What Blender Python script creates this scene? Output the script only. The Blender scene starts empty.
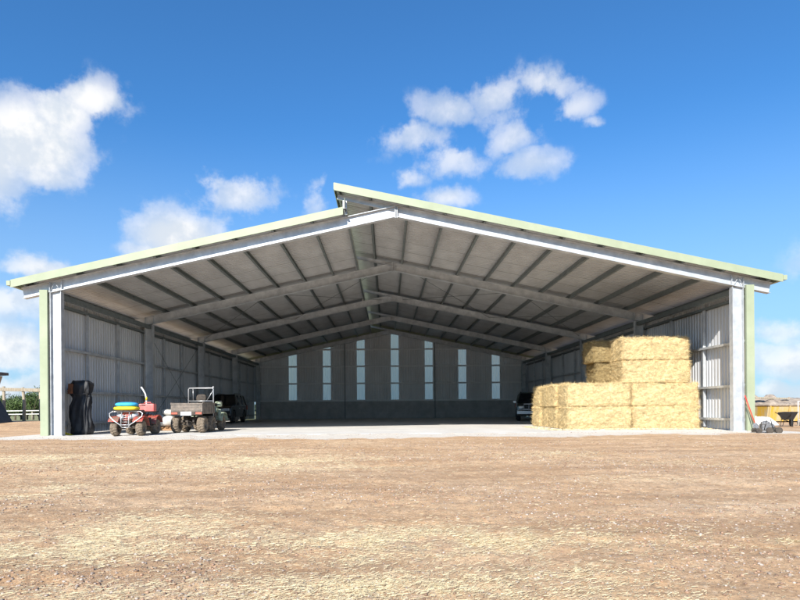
import bpy, math, random
import numpy as np
from mathutils import Vector, Matrix
random.seed(7); RNG = np.random.default_rng(11)
S = bpy.context.scene; COL = S.collection
PI = math.pi; R = math.radians
CX, CZ, F = -0.34, 0.82, 600.0          # camera x, height, focal length in 800-wide pixels
D0 = 19.5; BAY = 7.6
SL = 0.2117                              # roof slope

# ------------------------------------------------------------------ materials
def nodes(name):
    m = bpy.data.materials.new(name); m.use_nodes = True
    nt = m.node_tree; b = nt.nodes['Principled BSDF']
    return m, nt, b
def N(nt, t, **k):
    n = nt.nodes.new(t)
    for a, v in k.items():
        if a in n.inputs.keys(): n.inputs[a].default_value = v
        else: setattr(n, a, v)
    return n
def mat(name, c, rough=.6, metal=0., c2=None, scale=3., detail=6., bump=0., bscale=30., stretch=(1,1,1), lo=.35, hi=.65, tint=False, coat=0., lap=0.):
    m, nt, b = nodes(name)
    b.inputs['Roughness'].default_value = rough; b.inputs['Metallic'].default_value = metal
    if coat: b.inputs['Coat Weight'].default_value = coat
    tc = N(nt, 'ShaderNodeTexCoord'); mp = N(nt, 'ShaderNodeMapping'); mp.inputs['Scale'].default_value = stretch
    nt.links.new(tc.outputs['Object'], mp.inputs[0])
    out = None
    if c2 is None: c2 = tuple(x*.82 for x in c)
    nz = N(nt, 'ShaderNodeTexNoise'); nz.inputs['Scale'].default_value = scale; nz.inputs['Detail'].default_value = detail; nz.inputs['Roughness'].default_value = .65
    nt.links.new(mp.outputs[0], nz.inputs['Vector'])
    mr = N(nt, 'ShaderNodeMapRange'); mr.inputs[1].default_value = lo; mr.inputs[2].default_value = hi
    nt.links.new(nz.outputs['Fac'], mr.inputs[0])
    mx = N(nt, 'ShaderNodeMix', data_type='RGBA'); mx.inputs[6].default_value = (*c2, 1); mx.inputs[7].default_value = (*c, 1)
    nt.links.new(mr.outputs[0], mx.inputs[0]); out = mx.outputs[2]
    if lap:
        sp = N(nt,'ShaderNodeSeparateXYZ'); nt.links.new(tc.outputs['Object'],sp.inputs[0])
        f1 = N(nt,'ShaderNodeMath',operation='PINGPONG'); nt.links.new(sp.outputs[1],f1.inputs[0]); f1.inputs[1].default_value = lap/2
        l1 = N(nt,'ShaderNodeMapRange'); l1.inputs[1].default_value=.012; l1.inputs[2].default_value=.03; l1.inputs[3].default_value=.75; l1.inputs[4].default_value=0; nt.links.new(f1.outputs[0],l1.inputs[0])
        m3 = N(nt,'ShaderNodeMix',data_type='RGBA'); nt.links.new(l1.outputs[0],m3.inputs[0]); nt.links.new(out,m3.inputs[6]); m3.inputs[7].default_value=(.2,.19,.18,1); out = m3.outputs[2]
    if tint:
        at = N(nt, 'ShaderNodeAttribute', attribute_name='tint')
        m2 = N(nt, 'ShaderNodeMix', data_type='RGBA', blend_type='MULTIPLY'); m2.inputs[0].default_value = 1
        nt.links.new(out, m2.inputs[6]); nt.links.new(at.outputs['Color'], m2.inputs[7]); out = m2.outputs[2]
    nt.links.new(out, b.inputs['Base Color'])
    if bump:
        n2 = N(nt, 'ShaderNodeTexNoise'); n2.inputs['Scale'].default_value = bscale; n2.inputs['Detail'].default_value = 5
        nt.links.new(mp.outputs[0], n2.inputs['Vector'])
        bp = N(nt, 'ShaderNodeBump'); bp.inputs['Strength'].default_value = bump; bp.inputs['Distance'].default_value = .02
        nt.links.new(n2.outputs['Fac'], bp.inputs['Height']); nt.links.new(bp.outputs[0], b.inputs['Normal'])
    return m
GALV = mat('galvanised_steel', (.58,.60,.61), .45, .3, (.40,.42,.44), 3., stretch=(1,1,1), bump=.05)
GIRT_R = mat('rear_girt_steel', (.92,.92,.91), .5, 0., (.82,.82,.82), 4.)
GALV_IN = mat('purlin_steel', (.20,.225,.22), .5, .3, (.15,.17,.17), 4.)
GREEN = mat('pale_green_steel', (.345,.385,.26), .5, 0., (.29,.33,.215), 1.2)
ROOFS = mat('roof_underside', (.50,.51,.515), .5, .1, (.40,.405,.41), 1.6, 9., stretch=(1,.4,1), lap=1.52)
WALLS = mat('zinc_wall_sheet', (.62,.63,.64), .45, .15, (.52,.53,.54), 1.2, stretch=(1,1,.3))
WALLR = mat('rear_wall_sheet', (.78,.78,.78), .5, 0., (.66,.66,.66), 1.2, stretch=(1,1,.3))
CONC_D = mat('dark_concrete', (.52,.51,.50), .9, 0., (.38,.375,.37), 1.5, bump=.3)
CONC = mat('slab_concrete', (.72,.69,.64), .85, 0., (.56,.53,.485), .7, 9., bump=.25, bscale=60, lo=.3, hi=.7)
STRAW = mat('straw', (.94,.76,.42), .8, 0., (.72,.53,.26), 22., 5., stretch=(.35,.35,1.6), bump=1., bscale=90, tint=True)
STRAWB = mat('brown_straw', (.50,.38,.18), .85, 0., (.32,.23,.10), 14., 5., stretch=(.35,.35,1.6), bump=1., bscale=90, tint=True)  # darker, browner straw colour for the two upper rear bales
STRAWG = mat('loose_straw', (.96,.82,.52), .8, 0., (.86,.69,.40), 40., tint=True)
STONE = mat('stones', (.44,.35,.28), .85, 0., (.31,.24,.19), 60., tint=True)
TYRE = mat('muddy_tyre', (.27,.21,.15), .95, 0., (.12,.095,.07), 14., bump=.6, bscale=60)
RIM = mat('muddy_rim', (.25,.21,.17), .8, .2, (.12,.10,.08), 20.)
RED = mat('faded_red_plastic', (.40,.05,.035), .6, 0., (.17,.12,.085), 9., lo=.42, hi=.58)
PINK = mat('sun_faded_red_plastic', (.62,.13,.12), .6, 0., (.70,.22,.19), 6.)
BLKP = mat('black_plastic', (.03,.03,.032), .6, 0., (.02,.02,.02), 8.)
MUDBLK = mat('muddy_black', (.10,.08,.06), .85, 0., (.035,.03,.028), 9.)
CHROME = mat('dull_bar_steel', (.6,.6,.6), .35, .6)
BLUE = mat('blue_fabric', (.05,.42,.78), .7, 0., (.04,.34,.66), 8., bump=.3)
YEL = mat('yellow_fabric', (.85,.62,.02), .7, 0., (.70,.48,.02), 8., bump=.3)
WHITE = mat('white_plastic', (.8,.8,.78), .5)
BAGW = mat('white_woven', (.75,.74,.70), .8, 0., (.55,.52,.47), 5., bump=.5, bscale=12)
TARP = mat('black_tarpaulin', (.022,.024,.028), .6, 0., (.012,.012,.014), 6., bump=.3, bscale=9)
RUST = mat('rust', (.24,.09,.035), .85, 0., (.12,.05,.025), 9.)
WOOD = mat('weathered_timber', (.42,.36,.27), .85, 0., (.25,.21,.15), 6., stretch=(3,3,.4), bump=.4)
WOODP = mat('pallet_timber', (.42,.24,.12), .85, 0., (.30,.17,.09), 6., bump=.3)
TRAY = mat('muddy_tray_steel', (.27,.22,.175), .7, .15, (.12,.105,.09), 6., 8.)
MUDRED = mat('muddy_red_lens', (.55,.10,.06), .5, 0., (.35,.14,.09), 20.)
GRNP = mat('muddy_green_plastic', (.42,.46,.36), .6, 0., (.20,.25,.16), 7.)
CARB = mat('black_car_paint', (.010,.011,.013), .2, 0., coat=.6)
CARG = mat('dark_grey_car_paint', (.10,.115,.105), .3, .3, coat=.5)
GLASS = mat('dark_car_glass', (.015,.018,.02), .06)
LAMP = mat('headlight_glass', (.65,.68,.70), .12, .3)
YELST = mat('weathered_yellow_steel', (.52,.32,.03), .6, 0., (.44,.38,.26), 2.2, 8., stretch=(1,1,.3), lo=.38, hi=.58)
DIRTP = mat('rubble', (.42,.34,.26), .95, 0., (.20,.16,.13), 4., 8., bump=.8, bscale=10)
REDM = mat('red_paint', (.65,.04,.03), .45)
GREYM = mat('grey_engine_metal', (.30,.30,.31), .55, .4, (.12,.12,.12), 14.)
DKROOF = mat('dark_roof_iron', (.09,.085,.08), .8)
BARK = mat('bark', (.16,.12,.09), .9, bump=.5)
LEAFA = mat('leaves', (.10,.15,.035), .7, 0., (.055,.09,.025), 1.3, tint=True)
LEAFB = mat('far_leaves', (.085,.11,.05), .8, 0., (.05,.075,.035), .2, tint=True)
m, nt, b = nodes('translucent_sheet'); SKYL = m
b.inputs['Base Color'].default_value = (.72,.84,.93,1); b.inputs['Roughness'].default_value = .5
tr = N(nt, 'ShaderNodeBsdfTranslucent'); tr.inputs['Color'].default_value = (1,.97,.88,1)
mx = N(nt, 'ShaderNodeMixShader'); mx.inputs[0].default_value = .9
nt.links.new(b.outputs[0], mx.inputs[1]); nt.links.new(tr.outputs[0], mx.inputs[2]); nt.links.new(mx.outputs[0], nt.nodes['Material Output'].inputs[0])

# ground: base colours chosen by stored masks (straw, gravel, grass, dark soil)
m, nt, b = nodes('dirt_ground'); GROUND = m
b.inputs['Roughness'].default_value = .95
tc = N(nt, 'ShaderNodeTexCoord')
def nz(scale, det=8., ro=.65, vec=None):
    n = N(nt, 'ShaderNodeTexNoise'); n.inputs['Scale'].default_value = scale; n.inputs['Detail'].default_value = det; n.inputs['Roughness'].default_value = ro
    nt.links.new(vec or tc.outputs['Object'], n.inputs['Vector']); return n.outputs['Fac']
def rng(s, lo, hi, a=0., bb=1.):
    n = N(nt, 'ShaderNodeMapRange'); n.inputs[1].default_value = lo; n.inputs[2].default_value = hi; n.inputs[3].default_value = a; n.inputs[4].default_value = bb
    nt.links.new(s, n.inputs[0]); return n.outputs[0]
def mixc(f, a, c):
    n = N(nt, 'ShaderNodeMix', data_type='RGBA')
    if isinstance(f, float): n.inputs[0].default_value = f
    else: nt.links.new(f, n.inputs[0])
    for i, v in ((6, a), (7, c)):
        if isinstance(v, tuple): n.inputs[i].default_value = (*v, 1)
        else: nt.links.new(v, n.inputs[i])
    return n.outputs[2]
def mth(op, a, c):
    n = N(nt, 'ShaderNodeMath', operation=op)
    for i, v in ((0, a), (1, c)):
        if isinstance(v, (int, float)): n.inputs[i].default_value = v
        else: nt.links.new(v, n.inputs[i])
    return n.outputs[0]
at = N(nt, 'ShaderNodeAttribute', attribute_name='cover'); sep = N(nt, 'ShaderNodeSeparateColor'); nt.links.new(at.outputs['Color'], sep.inputs[0])
c = mixc(rng(nz(.45, 6), .35, .65), (.60,.36,.18), (.76,.52,.305))
mps = N(nt, 'ShaderNodeMapping'); mps.inputs['Scale'].default_value = (.12,1,1); mps.inputs['Rotation'].default_value = (0,0,.12); nt.links.new(tc.outputs['Object'], mps.inputs[0])
c = mixc(mth('MULTIPLY',rng(nz(1.6, 7, .6, mps.outputs[0]), .48, .62),.6), c, (.40,.235,.12))
c = mixc(mth('MULTIPLY',rng(nz(1.1, 7, .6, mps.outputs[0]), .40, .28),.6), c, (.76,.57,.37))
c = mixc(mth('MULTIPLY',rng(nz(3.5, 9, .75), .44, .66),.8), c, (.37,.215,.11))
c = mixc(mth('MULTIPLY',rng(nz(24., 6, .75), .53, .62),.75), c, (.29,.175,.095))
c = mixc(rng(nz(17., 6, .7), .56, .68), c, (.80,.62,.42))
c = mixc(rng(nz(75., 4, .6), .57, .68), c, (.19,.12,.075))
vo = N(nt, 'ShaderNodeTexVoronoi'); vo.inputs['Scale'].default_value = 34.; nt.links.new(tc.outputs['Object'], vo.inputs['Vector'])
c = mixc(mth('MULTIPLY', rng(vo.outputs['Distance'], .14, .20, 1., 0.), rng(nz(1.2), .45, .6)), c, (.34,.28,.24))
mp = N(nt, 'ShaderNodeMapping'); mp.inputs['Scale'].default_value = (.35,1,1); nt.links.new(tc.outputs['Object'], mp.inputs[0])
straw = mth('MULTIPLY', rng(sep.outputs[0], .08, .9), rng(nz(28., 8, .8, mp.outputs[0]), .40, .56, .25, 1.))
c = mixc(straw, c, mixc(rng(nz(120.,4,.7,mp.outputs[0]),.40,.58), (.66,.48,.25), (.96,.82,.55)))
grav = mth('MULTIPLY', rng(mth('ADD', sep.outputs[1], mth('MULTIPLY', mth('SUBTRACT', nz(6., 8, .8), .5), .9)), .35, .6), 1.)
gc = mixc(rng(nz(60., 5, .8), .4, .6), (.78,.71,.61), (.56,.50,.42))
c = mixc(grav, c, gc)
gr = mixc(rng(nz(.06, 8), .35, .65), (.17,.19,.07), (.30,.27,.12))
c = mixc(sep.outputs[2], c, gr)
nt.links.new(c, b.inputs['Base Color'])
bp = N(nt, 'ShaderNodeBump'); bp.inputs['Strength'].default_value = .8; bp.inputs['Distance'].default_value = .02
nt.links.new(mth('ADD', nz(45., 8, .75), mth('MULTIPLY', nz(9., 5), 1.2)), bp.inputs['Height']); nt.links.new(bp.outputs[0], b.inputs['Normal'])

# ------------------------------------------------------------------ mesh helpers
class MB:
    def __init__(s): s.v = []; s.f = []; s.t = []; s.smooth = []
    def add(s, vs, fs, M=None, smooth=False, tint=1.):
        o = len(s.v)
        for p in vs:
            p = Vector(p)
            s.v.append(tuple(M @ p if M else p)); s.t.append(tint)
        for f in fs: s.f.append(tuple(i+o for i in f)); s.smooth.append(smooth)
        return s
    def box(s, c, d, M=None, rz=0, rx=0, ry=0, tint=1., taper=(1,1)):
        x, y, z = (q/2 for q in d)
        T = Matrix.Translation(c) @ Matrix.Rotation(rz,4,'Z') @ Matrix.Rotation(ry,4,'Y') @ Matrix.Rotation(rx,4,'X')
        if M: T = M @ T
        a, b_ = taper
        vs = [(-x,-y,-z),(x,-y,-z),(x,y,-z),(-x,y,-z),(-x*a,-y*b_,z),(x*a,-y*b_,z),(x*a,y*b_,z),(-x*a,y*b_,z)]
        return s.add(vs, [(3,2,1,0),(4,5,6,7),(0,1,5,4),(1,2,6,5),(2,3,7,6),(3,0,4,7)], T, tint=tint)
    def prism(s, pts, axis, a, b_, M=None, smooth=False):
        def P(p, t): return {'x':(t,p[0],p[1]),'y':(p[0],t,p[1]),'z':(p[0],p[1],t)}[axis]
        n = len(pts); vs = [P(p,a) for p in pts]+[P(p,b_) for p in pts]
        fs = [tuple(range(n-1,-1,-1)), tuple(range(n,2*n))]+[(i,(i+1)%n,(i+1)%n+n,i+n) for i in range(n)]
        return s.add(vs, fs, M, smooth)
    def loft(s, rings, cap=True, smooth=True, M=None):
        n = len(rings[0]); vs = [p for r in rings for p in r]; fs = []
        for k in range(len(rings)-1):
            for i in range(n):
                j = (i+1)%n; fs.append((k*n+i,k*n+j,(k+1)*n+j,(k+1)*n+i))
        if cap: fs += [tuple(range(n-1,-1,-1)), tuple(range((len(rings)-1)*n, len(rings)*n))]
        return s.add(vs, fs, M, smooth)
    def tube(s, pts, r, seg=8, M=None):
        pts = [Vector(p) for p in pts]; rr = r if isinstance(r,(list,tuple)) else [r]*len(pts)
        rings = []; u = None
        for i, p in enumerate(pts):
            d = (pts[min(i+1,len(pts)-1)]-pts[max(i-1,0)]).normalized()
            if u is None: u = d.orthogonal().normalized()
            u = (u-d*u.dot(d)).normalized(); w = d.cross(u)
            rings.append([p+(u*math.cos(2*PI*k/seg)+w*math.sin(2*PI*k/seg))*rr[i] for k in range(seg)])
        return s.loft(rings, M=M)
    def lathe(s, prof, seg=24, M=None, axis='x', knob=0., smooth=True):
        # prof: (offset along axis, radius)
        rings = []
        for (a, r) in prof:
            ring = []
            for k in range(seg):
                t = 2*PI*k/seg; q = r
                if knob and r > max(p[1] for p in prof)*.9: q = r-(knob if (k+ (1 if a > 0 else 0))%2 else 0)
                ring.append({'x':(a,q*math.cos(t),q*math.sin(t)),'z':(q*math.cos(t),q*math.sin(t),a),'y':(q*math.cos(t),a,q*math.sin(t))}[axis])
            rings.append(ring)
        return s.loft(rings, M=M, smooth=smooth)
    def ibeam(s, p0, p1, depth, width, side=(0,1,0), tf=.018, tw=.014):
        p0, p1 = Vector(p0), Vector(p1); d = (p1-p0).normalized(); sd = Vector(side); up = d.cross(sd).normalized()
        L = (p1-p0).length; M = Matrix.Translation((p0+p1)/2) @ Matrix((d,sd,up)).transposed().to_4x4()
        s.box((0,0,depth/2-tf/2),(L,width,tf),M); s.box((0,0,-depth/2+tf/2),(L,width,tf),M); s.box((0,0,0),(L,tw,depth-2*tf),M)
        return s
    def build(s, name, m, parent=None, smooth=None, bevel=0.):
        me = bpy.data.meshes.new(name); me.from_pydata(s.v, [], s.f); me.update()
        me.polygons.foreach_set('use_smooth', [bool(x) for x in s.smooth])
        if any(t != 1. for t in s.t):
            a = me.color_attributes.new('tint','FLOAT_COLOR','POINT'); arr = np.repeat(np.array(s.t)[:,None],4,1).astype(np.float32); arr[:,3]=1
            a.data.foreach_set('color', arr.ravel())
        elif m in (STRAW,STRAWB,STRAWG,STONE,LEAFA,LEAFB):
            a = me.color_attributes.new('tint','FLOAT_COLOR','POINT'); a.data.foreach_set('color', np.ones(len(s.v)*4,np.float32))
        me.materials.append(m)
        o = bpy.data.objects.new(name, me); COL.objects.link(o)
        if parent is not None: o.parent = parent
        if bevel:
            md = o.modifiers.new('b','BEVEL'); md.width = bevel; md.segments = 2; md.limit_method = 'ANGLE'; md.angle_limit = R(40)
        return o
def tag(o, label=None, cat=None, group=None, kind=None):
    for k, v in (('label',label),('category',cat),('group',group),('kind',kind)):
        if v: o[k] = v
    return o
def empty(name, loc, rz, label, cat, group=None):
    o = bpy.data.objects.new(name, None); COL.objects.link(o); o.location = loc; o.rotation_euler = (0,0,rz); o.empty_display_size=.3
    return tag(o, label, cat, group)
def raw(name, V, Fc, m, tint=None, smooth=False):
    me = bpy.data.meshes.new(name); n = len(V); k = Fc.shape[1]
    me.vertices.add(n); me.vertices.foreach_set('co', V.astype(np.float32).ravel())
    me.loops.add(Fc.size); me.loops.foreach_set('vertex_index', Fc.astype(np.int32).ravel())
    me.polygons.add(len(Fc)); me.polygons.foreach_set('loop_start', np.arange(0,Fc.size,k,dtype=np.int32))
    me.update(calc_edges=True)
    if smooth: me.polygons.foreach_set('use_smooth', np.ones(len(Fc),bool))
    if tint is not None:
        a = me.color_attributes.new('tint','FLOAT_COLOR','POINT'); c = np.ones((n,4),np.float32); c[:,:3] = tint; a.data.foreach_set('color', c.ravel())
    me.materials.append(m); o = bpy.data.objects.new(name, me); COL.objects.link(o); return o
# value noise
_T = RNG.random((256,256))
def vn(x, y):
    xi = np.floor(x).astype(int); yi = np.floor(y).astype(int); fx = x-xi; fy = y-yi
    fx = fx*fx*(3-2*fx); fy = fy*fy*(3-2*fy); g = lambda i,j: _T[i%256,j%256]
    return (g(xi,yi)*(1-fx)+g(xi+1,yi)*fx)*(1-fy)+(g(xi,yi+1)*(1-fx)+g(xi+1,yi+1)*fx)*fy
def fbm(x, y, o=4):
    s = 0; a = .5; t = 0
    for k in range(o): s = s+a*vn(x*2**k+17*k, y*2**k+31*k); t += a; a *= .55
    return s/t

# ------------------------------------------------------------------ ground
def gz(x, y):
    ss = lambda a,b_,v: np.clip((v-a)/(b_-a),0,1)**2*(3-2*np.clip((v-a)/(b_-a),0,1))
    z = -.035 - .02*ss(12,3,y) + (fbm(x*.8,y*.8,4)-.5)*.05 + ((fbm(x*7,y*7,3)-.5)*.034+(fbm(x*19,y*19,2)-.5)*.012-.012*sum(np.exp(-((y-yy_-.12*(x+3)-.5*np.sin(x*.3))/.13)**2) for yy_ in (5.2,6.9,8.8,10.4,12.5)))*(y<20)
    out = np.maximum(ss(12.2,14.5,np.abs(x)), ss(17.5,14.5,y)); z = z*out + (-.008)*(1-out)
    z = z + .34*ss(-13.2,-17,x)*ss(23,29,y)*(1-ss(31,40,y)) + .10*(fbm(x*.5,y*.5,3)-.5)*ss(-12.5,-16,x)
    z = z - 1.0*ss(52,120,y)
    ap = np.clip((y-18.2)/.8,0,1)*(y<20.1)*(np.abs(x)<11.9)
    z = z + ap*(.012+.10*(fbm(x*2.2+3,y*2.2,4)-.5) - .035*np.clip((y-19.3)/.7,0,1))
    z = np.where(y > 20.1, np.where((np.abs(x)<12)&(y<50.5), -.05, z), z)
    return z
PATCH = [(265,459,85,6,1.),(350,464,60,3,.5),(30,457,70,4,.7),(95,463,60,3,.45),(40,487,26,6,.7),(100,532,115,16,.9),(170,513,70,8,.6),
 (70,588,70,14,.6),(450,532,190,13,1.),(330,548,70,9,.6),(420,580,200,22,.75),(560,560,110,25,.5),(300,592,60,12,.5),(640,590,110,14,.4),(790,535,25,4,.6),
 (560,452,50,2.5,.5),(700,461,70,3,.35),(620,475,60,3,.25)]
def wpt(x, y): Y = CZ*F/(y-408.4+(x-387)*.0073); return (x-387)*Y/F+CX, Y
WP = []
for (px,py,rx,ry,a) in PATCH:
    X, Y = wpt(px,py); WP.append((X, Y, rx*Y/F, ry*Y*Y/(CZ*F), a))
def strawden(x, y):
    s = np.zeros_like(x)
    for (X,Y,rx,ry,a) in WP:
        d = ((x-X)/rx)**2+((y-Y)/ry)**2; s = np.maximum(s, a*np.exp(-d*.9))
    wy = np.maximum(y,2)
    n = .6*fbm(x*2.2+5, y*2.0+9, 6)+.4*fbm(x*9+5, y*7+9, 4)
    return np.clip(s*(n*3.4-1.0) + .10*np.clip(fbm(x*.9+50,y*.5,3)*3-1.5,0,1), 0, 1)
ys = np.concatenate([np.geomspace(1.0,20,420), np.linspace(20.3,60,90), np.geomspace(62,4000,50)])
ys = np.concatenate([[-60,-20,-8,-3,-1,0,.5], ys])
xs = np.concatenate([-np.geomspace(14.2,3000,60)[::-1], np.linspace(-14,14,560), np.geomspace(14.2,3000,60)])
XX, YY = np.meshgrid(xs, ys); ZZ = gz(XX, YY)
V = np.stack([XX,YY,ZZ],-1).reshape(-1,3); nx, ny = len(xs), len(ys)
ii = (np.arange(ny-1)[:,None]*nx+np.arange(nx-1)[None,:]).ravel()
Fc = np.stack([ii,ii+1,ii+nx+1,ii+nx],1)
g = raw('ground', V, Fc, GROUND, smooth=True); g['kind'] = 'structure'
x, y = V[:,0], V[:,1]
cov = np.ones((len(V),4), np.float32); cov[:,0] = strawden(x,y)
edge = 17.1 + 1.9*(fbm(x*.9,y*.6+3,4)-.5)*2 + np.clip((x-2)*.10,0,1.1)
gv = np.clip((y-edge)/1.6+.5,0,1)*(np.abs(x)<12.6)*(y<51)
gv = np.maximum(gv, .55*np.exp(-((x+10.5)/4)**2-((y-11.2)/.8)**2))
cov[:,1] = gv
cov[:,2] = np.clip((y-44+6*(fbm(x*.1,y*.1,3)-.5)-np.clip(x-13,0,1)*25)/6,0,1)
cov[:,2] = np.maximum(cov[:,2], np.clip((np.abs(x)-60)/20,0,1))
a = g.data.color_attributes.new('cover','FLOAT_COLOR','POINT'); a.data.foreach_set('color', cov.ravel())

# loose straw
def scatter(n, ymin, ymax, spread=.80):
    Y = np.exp(RNG.uniform(math.log(ymin), math.log(ymax), n)); X = CX+RNG.uniform(-1,1,n)*(Y*spread+.8); return X, Y
X, Y = scatter(1500000, 1.7, 15.5)
den = strawden(X,Y); keep = RNG.random(len(X)) < np.clip(den**1.2*.55+.004,0,1); X, Y = X[keep], Y[keep]; n = len(X)
L = RNG.uniform(.004,.019,n)*(1+Y*.04); W = RNG.uniform(.0004,.0009,n)*(.8+Y*.22); th = RNG.uniform(0,PI,n); lift = RNG.uniform(-.1,.22,n)
dx, dy = np.cos(th), np.sin(th); z0 = gz(X,Y)+.002+RNG.uniform(0,.007,n)
P = []
for (a1,b1) in ((-1,-1),(1,-1),(1,1),(-1,1)):
    P.append(np.stack([X+dx*L*a1-dy*W*b1, Y+dy*L*a1+dx*W*b1, z0+L*lift*a1*.5+W*b1*.5+.002],1))
V = np.stack(P,1).reshape(-1,3); Fc = np.arange(4*n).reshape(-1,4)
tt = np.repeat(RNG.uniform(.5,1.05,n)[:,None]*np.array([[1,1,1]]),4,0); 
o = raw('straw_litter', V, Fc, STRAWG, tint=tt); tag(o,'loose pale straw scattered in patches on the brown dirt','straw',kind='stuff')
# stones
X, Y = scatter(120000, 1.8, 19.2); 
keep = RNG.random(len(X)) < (.12+1.0*np.clip(fbm(X*.7,Y*.8,4)*4-1.8,0,1)); X, Y = X[keep], Y[keep]; n = len(X)
sz = (.0022+.008*RNG.random(n)**6)*(.85+.075*Y); 
sz = np.where(Y>16.6, sz*.7, sz)
ico = np.array([(0,0,1),(.894,0,.447),(.276,.851,.447),(-.724,.526,.447),(-.724,-.526,.447),(.276,-.851,.447),(.724,.526,-.447),(-.276,.851,-.447),(-.894,0,-.447),(-.276,-.851,-.447),(.724,-.526,-.447),(0,0,-1)])
icf = np.array([(0,1,2),(0,2,3),(0,3,4),(0,4,5),(0,5,1),(1,6,2),(2,7,3),(3,8,4),(4,9,5),(5,10,1),(6,7,2),(7,8,3),(8,9,4),(9,10,5),(10,6,1),(11,7,6),(11,8,7),(11,9,8),(11,10,9),(11,6,10)])
V = ico[None]*sz[:,None,None]*RNG.uniform(.6,1.25,(n,12,1))*np.array([1.2,1,.7])
th = RNG.uniform(0,2*PI,n); c_, s_ = np.cos(th)[:,None], np.sin(th)[:,None]
V = np.stack([V[:,:,0]*c_-V[:,:,1]*s_+X[:,None], V[:,:,0]*s_+V[:,:,1]*c_+Y[:,None], V[:,:,2]+(gz(X,Y)+sz*.25)[:,None]],-1).reshape(-1,3)
Fc = (icf[None]+12*np.arange(n)[:,None,None]).reshape(-1,3)
base = np.where(RNG.random(n)[:,None]<.45, np.array([[1.15,1.2,1.25]]), np.array([[1.0,.80,.66]]))*RNG.uniform(.55,1.25,n)[:,None]
o = raw('gravel_stones', V, Fc, STONE, tint=np.repeat(base,12,0)); tag(o,'small grey and brown stones lying loose over the dirt','gravel',kind='stuff')

# slab
mb = MB(); mb.box((0,(19.35+50.3)/2,-.06),(22.66,50.3-19.35,.12)); o = mb.build('concrete_floor', CONC); o['kind']='structure'
# ------------------------------------------------------------------ shed
shed = empty('farm_shed',(0,19.5,0),0,'large open-fronted steel farm shed with galvanised frames, pale green trim and a stepped ridge','shed')
def part(mb, name, m, bevel=0., label=None):
    for i, p in enumerate(mb.v): mb.v[i] = (p[0], p[1]-19.5, p[2])
    o = mb.build(name, m, shed, bevel=bevel)
    if label: o['label'] = label
    return o
HW = 11.04; FR = [D0+BAY*i for i in range(5)]
zb = lambda X: 7.02-SL*abs(X)            # underside of rafters
zt = lambda X: 7.38-SL*X                  # top line of rafters for the right slope (also continued past the ridge)
ang = math.atan(SL)
for i, Yf in enumerate(FR):
    w = .20
    for sgn in (-1,1):
        mb = MB(); mb.ibeam((sgn*HW,Yf,0),(sgn*HW,Yf,zb(HW)-.002),.36,w)
        mb.box((sgn*HW,Yf,.012),(.46,.30,.024)); 
        part(mb,'column',GALV)
        mb = MB(); mid = .18
        mb.ibeam((sgn*.004,Yf,7.02+mid),(sgn*12.12,Yf,7.02+mid-SL*12.12),.352,w)
        mb.box((sgn*.03,Yf,7.19),(.03,w+.02,.42))                     # apex plate
        for q in (-.19,.19):                                            # web stiffeners over the column
            mb.box((sgn*(HW+q),Yf,zb(HW+q)+.18),(.012,w-.01,.31))
        if i == 0:
            for q in (-1,1):
                mb.tube([(sgn*HW+q*.15,Yf-.11,zb(HW)+.02),(sgn*HW,Yf-.11,zb(HW)+.30)],.007,6)
        part(mb,'rafter',GALV)
    mb = MB(); t = zt(0)
    mb.ibeam((.25,Yf,zt(.25)-.08),(-1.9,Yf,zt(-1.9)-.08),.15,.10,tf=.01,tw=.008); part(mb,'ridge_stub_rafter',GALV)
    mb = MB(); mb.box((-1.66,Yf,(zb(1.66)+.36+zt(-1.66)-.16)/2),(.13,.13,zt(-1.66)-.16-zb(1.66)-.36-.004)); part(mb,'ridge_post',GALV)
# purlins
def cpurlin(Xc, zc, slope, y0, y1, d=.19, w=.075):
    mb = MB(); a_ = math.atan(slope); ca, sa = math.cos(a_), math.sin(a_)
    pts = [(-w/2,-d/2),(w/2,-d/2),(w/2,-d/2+.02),(-w/2+.012,-d/2+.012),(-w/2+.012,d/2-.012),(w/2,d/2-.02),(w/2,d/2),(-w/2,d/2)]
    q = [(Xc+p[0]*ca-p[1]*sa, zc+p[0]*sa+p[1]*ca) for p in pts]; mb.prism(q,'y',y0,y1); return mb
RP = [-1.84,-.83,.39,1.61,2.88,4.15,5.42,6.69,7.96,9.25,10.54,12.0]
LP = [-1.62,-2.74,-4.0,-5.26,-6.53,-7.8,-9.07,-10.36,-12.0]
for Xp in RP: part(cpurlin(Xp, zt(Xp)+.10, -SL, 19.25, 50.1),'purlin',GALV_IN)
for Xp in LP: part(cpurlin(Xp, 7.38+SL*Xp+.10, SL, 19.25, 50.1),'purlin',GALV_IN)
# ribbed sheets
def rib(L, pitch=.2, h=.03):
    t = 0; P = []
    while t < L:
        for a_, b_ in ((0,0),(.62,0),(.70,1),(.92,1)):
            q = t+a_*pitch
            if q <= L: P.append((q, b_*h))
        t += pitch
    P.append((L,0)); return P
def roof_sheet(X0, X1, zf):
    mb = MB(); P = rib(50.15-19.2); th = .004; z = [] 
    for (q, h) in P: mb.v.append((X0,19.2+q,zf(X0)+h)); mb.t.append(1.)
    for (q, h) in P: mb.v.append((X1,19.2+q,zf(X1)+h)); mb.t.append(1.)
    n = len(P)
    for i in range(n-1): mb.f.append((i,i+1,n+i+1,n+i)); mb.smooth.append(False)
    return mb
zr = lambda X: 7.38-SL*X+.205; zl = lambda X: 7.38+SL*X+.205
def twosided(o, outer):
    o.data.materials.append(outer); md = o.modifiers.new('s','SOLIDIFY'); md.thickness = .006; md.offset = 1 
    return md
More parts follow.
